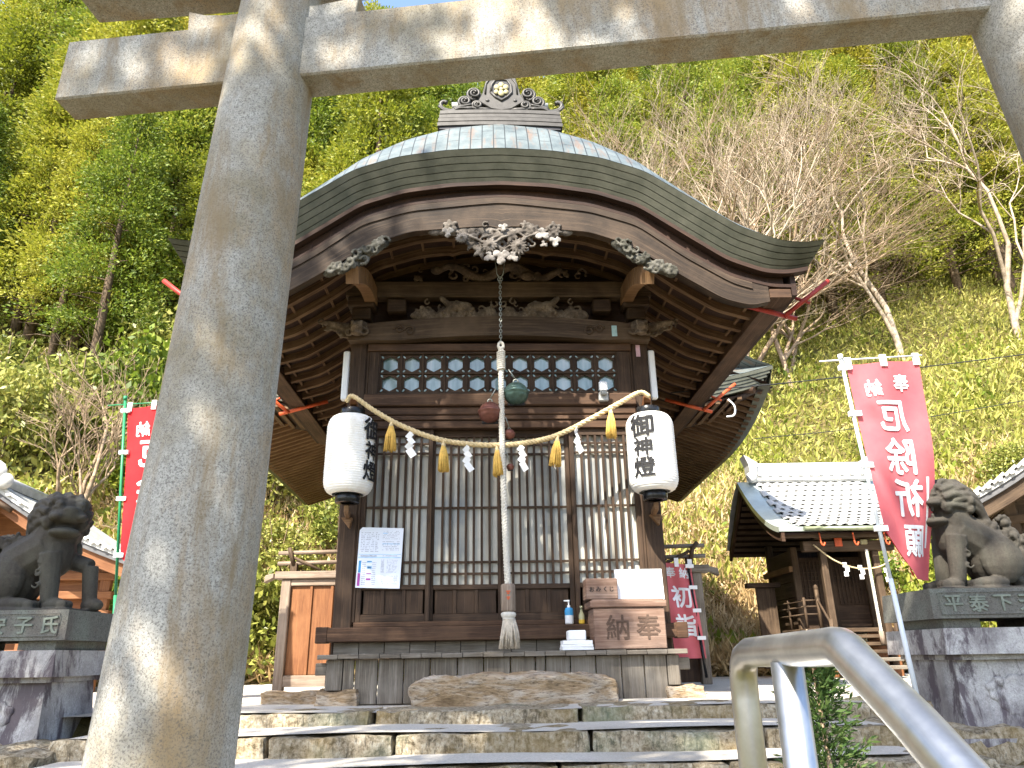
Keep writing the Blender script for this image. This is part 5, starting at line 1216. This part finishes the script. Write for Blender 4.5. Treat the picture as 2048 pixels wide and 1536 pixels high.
LB = {'con': 'tall yellow green cedar on the wooded hillside', 'deep': 'deep green cypress on the wooded hillside', 'gold': 'golden tinged cedar on the wooded hillside'}
def put_tree(kind, v, x, y, s, rz, hz=1.0):
    t = thing({'con': 'cedar_tree', 'deep': 'cypress_tree', 'gold': 'golden_cedar'}[kind], LB[kind], 'tree', (x, y, float(hill(x, y))), rz, {'con': 'yellow green cedars of the hillside', 'deep': 'deep green cypresses of the hillside', 'gold': 'golden cedars of the hillside'}[kind])
    t.scale = (s, s, s * hz); cr, tk = KINDS[kind][v]; meshobj('crown', cr, t); meshobj('trunk', tk, t)
tr_ = random.Random(21)
def forest(x0, x1, y0, y1, n, mix, smin=.8, smax=1.2):
    pts_ = []
    tries = 0
    while len(pts_) < n and tries < 6000:
        tries += 1; y = tr_.uniform(y0, y1); x = tr_.uniform(x0, x1) * y / y1
        if all((x - a) ** 2 + (y - b) ** 2 > 3.4 for a, b in pts_): pts_.append((x, y))
    for x, y in pts_: put_tree(tr_.choice(mix), tr_.randrange(2), x, y, tr_.uniform(smin, smax), tr_.uniform(0, 6.3), tr_.uniform(.95, 1.15))
forest(-22, -3, 19.5, 24, 16, ['con', 'deep', 'con', 'con'], .55, .8)
forest(-30, -2, 22, 34, 46, ['con', 'con', 'deep', 'deep', 'con'], .75, 1.1)
forest(-20, 8, 26, 42, 34, ['con', 'deep', 'con', 'gold'], .85, 1.15)
forest(4, 30, 27.5, 30, 12, ['deep', 'con'], .8, 1.0)
forest(5, 34, 29, 40, 44, ['con', 'deep', 'gold', 'gold', 'deep'], .8, 1.15)
forest(-46, 50, 42, 62, 84, ['con', 'deep', 'gold'], 1.15, 1.5)

def bare_tree(seed, H, spread, lean, mat, depth=6, r0=.11, stems=1):
    r = random.Random(seed); mb = MB()
    def grow(p, d, ln, rad_, lv):
        n = 3; pts_ = [p]; q = p; dd = d
        for i in range(n):
            dd = (dd + Vector((r.gauss(0, .13), r.gauss(0, .13), r.gauss(.04, .09)))).normalized(); q = q + dd * ln / n; pts_.append(q)
        mb.tube(pts_, [rad_ * (1 - .32 * i / n) for i in range(n + 1)], 7 if lv > 3 else (4 if lv > 1 else 3), False)
        if lv <= 0: return
        k = 3 if lv > 1 else 4
        for i in range(k):
            u = r.uniform(.35, 1) if i else 1; b = pts_[min(3, max(1, round(u * 3)))]
            ax = Vector((r.gauss(0, 1), r.gauss(0, 1), r.gauss(0, .4))).normalized(); nd = (dd + ax * spread * r.uniform(.5, 1.0) + Vector(lean) * .12).normalized()
            grow(b, nd, ln * r.uniform(.6, .85), rad_ * .58, lv - 1)
    for s in range(stems): grow(Vector((r.uniform(-.3, .3) * (stems > 1), r.uniform(-.3, .3) * (stems > 1), -.5)), (Vector((0, 0, 1)) + Vector(lean) * (.35 + .3 * r.random()) + Vector((r.gauss(0, .12), r.gauss(0, .12), 0)) * (stems > 1)).normalized(), H * .30, r0, depth)
    return mb.tomesh('limbs', mat)
B1 = bare_tree(1, 9, .75, (.65, 0, .2), M_pale_bark, 6, .075, 2); B2 = bare_tree(2, 8, .85, (.6, .1, .1), M_brown_bark, 6, .058, 2); B3 = bare_tree(3, 8.5, .95, (-.1, 0, .1), M_pale_bark, 6, .075); B4 = bare_tree(4, 5, .8, (.1, 0, .2), M_brown_bark, 5, .07, 3)
BT = [(B1, 6.2, 21.5, 1.25, 0, 'pale barked leafless tree fanning out above the right end of the gable'), (B2, 4.3, 22, 1.35, .5, 'leafless tree with fine twigs just right of the ridge ornament'), (B2, 9.3, 23, 1.25, 1.0, 'brown leafless tree leaning right behind the right eave tip'), (B1, 8.2, 26, 1.35, .3, 'leafless tree high on the slope under the torii beam'),
      (B3, 14.2, 24.5, 1.15, 0, 'tall pale leafless tree with crooked limbs on the right slope'), (B3, 18.2, 24, 1.1, 2, 'pale leafless tree cut off by the right edge of the picture'), (B2, 7.4, 24.2, 1.3, .2, 'leafless tree with tan twigs above the middle of the right roof slope'), (B4, -9.4, 15.5, .72, 0, 'small leafless shrub tree on the left slope'), (B4, -6.2, 15.0, .5, 1.5, 'slender leafless sapling left of the red banner'), (B1, 2.6, 24.5, 1.15, .1, 'thin leafless tree behind the ridge ornament')]
for me, x, y, s, rz, lb in BT:
    t = thing('bare_tree', lb, 'tree', (x, y, float(hill(x, y))), rz, 'leafless trees on the slope'); s *= 1.62 if x > 2 and y > 21 else 1.35; t.scale = (s,) * 3; meshobj('limbs', me, t)

def shrub_mesh(seed, R, H, n, mat, size):
    r = np.random.default_rng(seed); P = []
    for k in range(n // 40):
        a = r.uniform(0, 2 * PI); q = math.sqrt(r.random()); t = r.random(); rr = R * q * (1 - .35 * t); c = np.array([rr * math.cos(a), rr * math.sin(a), H * (.12 + .85 * t * (1 - .35 * q * q))]); P.append(c + r.normal(size=(40, 3)) * np.array([.17, .17, .12]) * R * .8)
    return leaves_mesh('foliage', np.concatenate(P), size, 1.0, mat, seed=seed, ratio=.5)
SH = [shrub_mesh(31, 1.3, 2.2, 4400, L_shrub, .13), shrub_mesh(32, 1.0, 1.5, 3400, L_shrub, .11), shrub_mesh(33, 1.2, 1.9, 4000, L_deep, .15)]
stem = MB()
for k in range(9): a = k * .7; stem.tube([(0, 0, -.3), (.2 * math.cos(a), .2 * math.sin(a), .5), (.6 * math.cos(a), .6 * math.sin(a), 1.4)], [.03, .02, .008], 5, False)
stem = stem.tomesh('stems', M_brown_bark)
sp = [(-8.8, 12.4), (-7.2, 11.6), (-6.0, 12.2), (-4.9, 11.9), (-3.9, 12.5), (-7.9, 13.6), (-5.6, 13.6), (-4.3, 14.0), (-9.9, 14.2), (-6.8, 15.2), (-5.0, 15.6), (-8.5, 16.5), (-10.5, 12.5), (-3.0, 13.2), (-7.4, 17.6), (-5.9, 17.2), (-4.0, 16.8), (-9.6, 18.0), (-11.8, 16.0),
      (-11, 17.5), (-9.5, 19), (-8, 18.5), (-12.5, 19), (-6.8, 19.5), (-10.6, 20.8), (-13.5, 18), (-5.2, 18.6), (-8.9, 20.6), (-7.6, 16.6), (7.6, 13.2), (8.4, 14.2), (9.2, 13.0), (8.9, 15.8), (10.4, 14.6), (10.0, 12.4), (7.0, 15.0), (11.6, 16.4)]
for i, (x, y) in enumerate(sp):
    l_ = x < 0; k = i % 3; t = thing('shrub', ('rounded evergreen shrub crowding the slope left of the shrine' if l_ else 'evergreen shrub on the slope right of the shrine'), 'shrub', (x, y, float(hill(x, y))), i * 1.3, 'shrubs on the left slope' if l_ else 'shrubs on the right slope')
    s = tr_.uniform(.75, 1.15) * ((1.5 if y > 17 else 1) if l_ else .75); t.scale = (s, s, s * tr_.uniform(.9, 1.2)); meshobj('foliage', SH[k], t); meshobj('stems', stem, t)
# ground cover
def scatter(name, n, xr, yr_, keep, mat, size, ratio, seed, up, dr=None):
    r = np.random.default_rng(seed); y = yr_[0] + (yr_[1] - yr_[0]) * r.random(n) ** 1.3; x = r.uniform(-1, 1, n) * 0 + xr[0] + (xr[1] - xr[0]) * r.random(n); x = x * (.55 + .45 * (y - yr_[0]) / (yr_[1] - yr_[0]))
    k = keep(x, y, r); x, y = x[k], y[k]; z = hill(x, y); n = len(x); P = np.stack([x, y, z + r.uniform(-.02, .35, n) * up], 1)
    d = np.stack([r.normal(0, .5, n), r.normal(-.25, .5, n), np.abs(r.normal(.75, .45, n))], 1)
    o = meshobj(name, leaves_mesh(name, P, size, .2, mat, ratio=ratio, seed=seed, dirs=d)); tag(o, kind='stuff'); return o
nz = lambda x, y, f, s: np.sin(x * f + s) * np.cos(y * f * 1.3 + s * 2) + .5 * np.sin(x * f * 2.3 - y * f * 1.7 + s)
edge = lambda x, y: y > 12.2 - .02 * np.abs(x) + np.where(x < -4, -(-x - 4) * .35, 0) - np.clip(x - 7, 0, 30) * .25 - .5
scatter('bamboo_grass', 170000, (-26, 34), (12.0, 36), lambda x, y, r: edge(x, y) & (hill(x, y) > 1.2 + nz(x, y, .8, 1)) & (x > -3 + nz(x, y, .5, 2)), L_sasa, .28, .20, 51, 1.3)
scatter('dry_grass', 110000, (-16, 20), (11.2, 20), lambda x, y, r: edge(x, y) & (hill(x, y) < 3.8 + 1.2 * nz(x, y, .7, 3)), L_dry, .36, .10, 52, .8)
scatter('undergrowth', 70000, (-34, 12), (11.5, 30), lambda x, y, r: edge(x, y) & (x < 1 + 2 * nz(x, y, .5, 2)), L_shrub, .24, .40, 53, 1.6)
scatter('low_ground_cover', 52000, (-20, 32), (11.6, 32), lambda x, y, r: edge(x, y) & (nz(x, y, .9, 5) > .35), L_deep, .22, .45, 54, 1.4)
# young cypress beside the handrail
cyp = thing('young_cypress', 'young green cypress sapling beside the handrail posts', 'sapling', (.99, 2.62, -.55)); r = np.random.default_rng(5); P = []; D = []
for k in range(300):
    t = r.random(); a = r.uniform(0, 2 * PI); q = (.25 * (1 - t * .72)); ln = np.linspace(.12, 1, 26); base = np.array([0, 0, .02 + .88 * t]); dv = np.array([math.cos(a), math.sin(a), .45])
    P.append(base + ln[:, None] * dv * q * r.uniform(.5, 1.1) + r.normal(size=(26, 3)) * .010); D.append(np.tile(dv, (26, 1)))
meshobj('foliage', leaves_mesh('foliage', np.concatenate(P), .034, .3, L_cyp, seed=5, ratio=.24, dirs=np.concatenate(D)), cyp)
mb = MB(); mb.tube([(0, 0, -.1), (.01, 0, .5), (0, 0, .95)], [.014, .01, .003], 7); mb.build('stem', M_brown_bark, cyp)
# grass tufts, weed and cables
mb = MB(); r_ = random.Random(8)
for k in range(12): a = k * .6; mb.tube([(0, 0, 0), (.02 * math.cos(a), .02, .15), (.07 * math.cos(a) + r_.uniform(-.03, .03), .03 * math.sin(a), .22 + .03 * k)], [.006, .004, .002], 5, False)
o = mb.build('dry_weed', M_brown_bark); o.location = (-1.86, 3.75, -.3); o.scale = (1.3,) * 3; tag(o, 'dry leafless weed between the torii pillar and left pedestal', 'weed')
def cable(label, P, r_=.008):
    o = MB().tube(smooth_path(P, 24), r_, 5).build('overhead_cable', M_wire); tag(o, label, 'cable', 'overhead cables')
cable('black overhead cable running from the rear eave towards the upper right', [(1.9, 8.2, 3.25), (4.0, 8.6, 3.55), (8.5, 9.2, 4.25)])
cable('thin lower overhead cable sagging behind the pink banner', [(3.2, 9.4, 3.0), (5.2, 9.6, 3.25), (9.5, 9.9, 4.0)], .006)

# ------------------------------------------------------------------ unseen trees added behind the viewer, crowns shaped to shade torii and left court
def shade_tree(label, x, y, lobes, seed):
    t = thing('broad_tree', label, 'tree', (x, y, -1.2), 0, 'unseen shade trees behind the visitor'); r = np.random.default_rng(seed); P = []
    for cx_, cy_, cz_, R_, n in lobes:
        for k in range(n):
            q = r.normal(size=3); q /= np.linalg.norm(q); q *= r.random() ** .35 * R_; P.append(np.array([cx_, cy_, cz_ + 1.2]) + q + r.normal(size=(34, 3)) * .24)
    meshobj('crown', leaves_mesh('crown', np.concatenate(P), .24, .6, L_deep, seed=seed), t)
    mb = MB(); H = lobes[0][2] + 1.2; mb.tube([(0, 0, -.5), (.1, 0, H * .5), (0, .1, H)], [.26, .2, .06], 9)
    for cx_, cy_, cz_, R_, n in lobes: mb.tube([(.05, .05, cz_ * .7), (cx_ * .6, cy_ * .6, cz_ * .9), (cx_, cy_, cz_ + 1.2)], [.1, .07, .03], 6)
    mb.build('trunk', M_bark, t)
shade_tree('unseen tall leafy shade tree behind the visitor on the left', -5.6, -3.4, [(0, .2, 12.2, 1.5, 95), (-1.9, .2, 10.6, 1.0, 40)], 61)
shade_tree('unseen smaller leafy shade tree just behind the visitor', -2.3, -3.3, [(-1.9, .2, 8.3, .9, 24), (-1.3, .2, 9.3, .6, 16), (.0, .2, 9.2, .8, 20), (1.1, .2, 9.7, 1.0, 34)], 62)
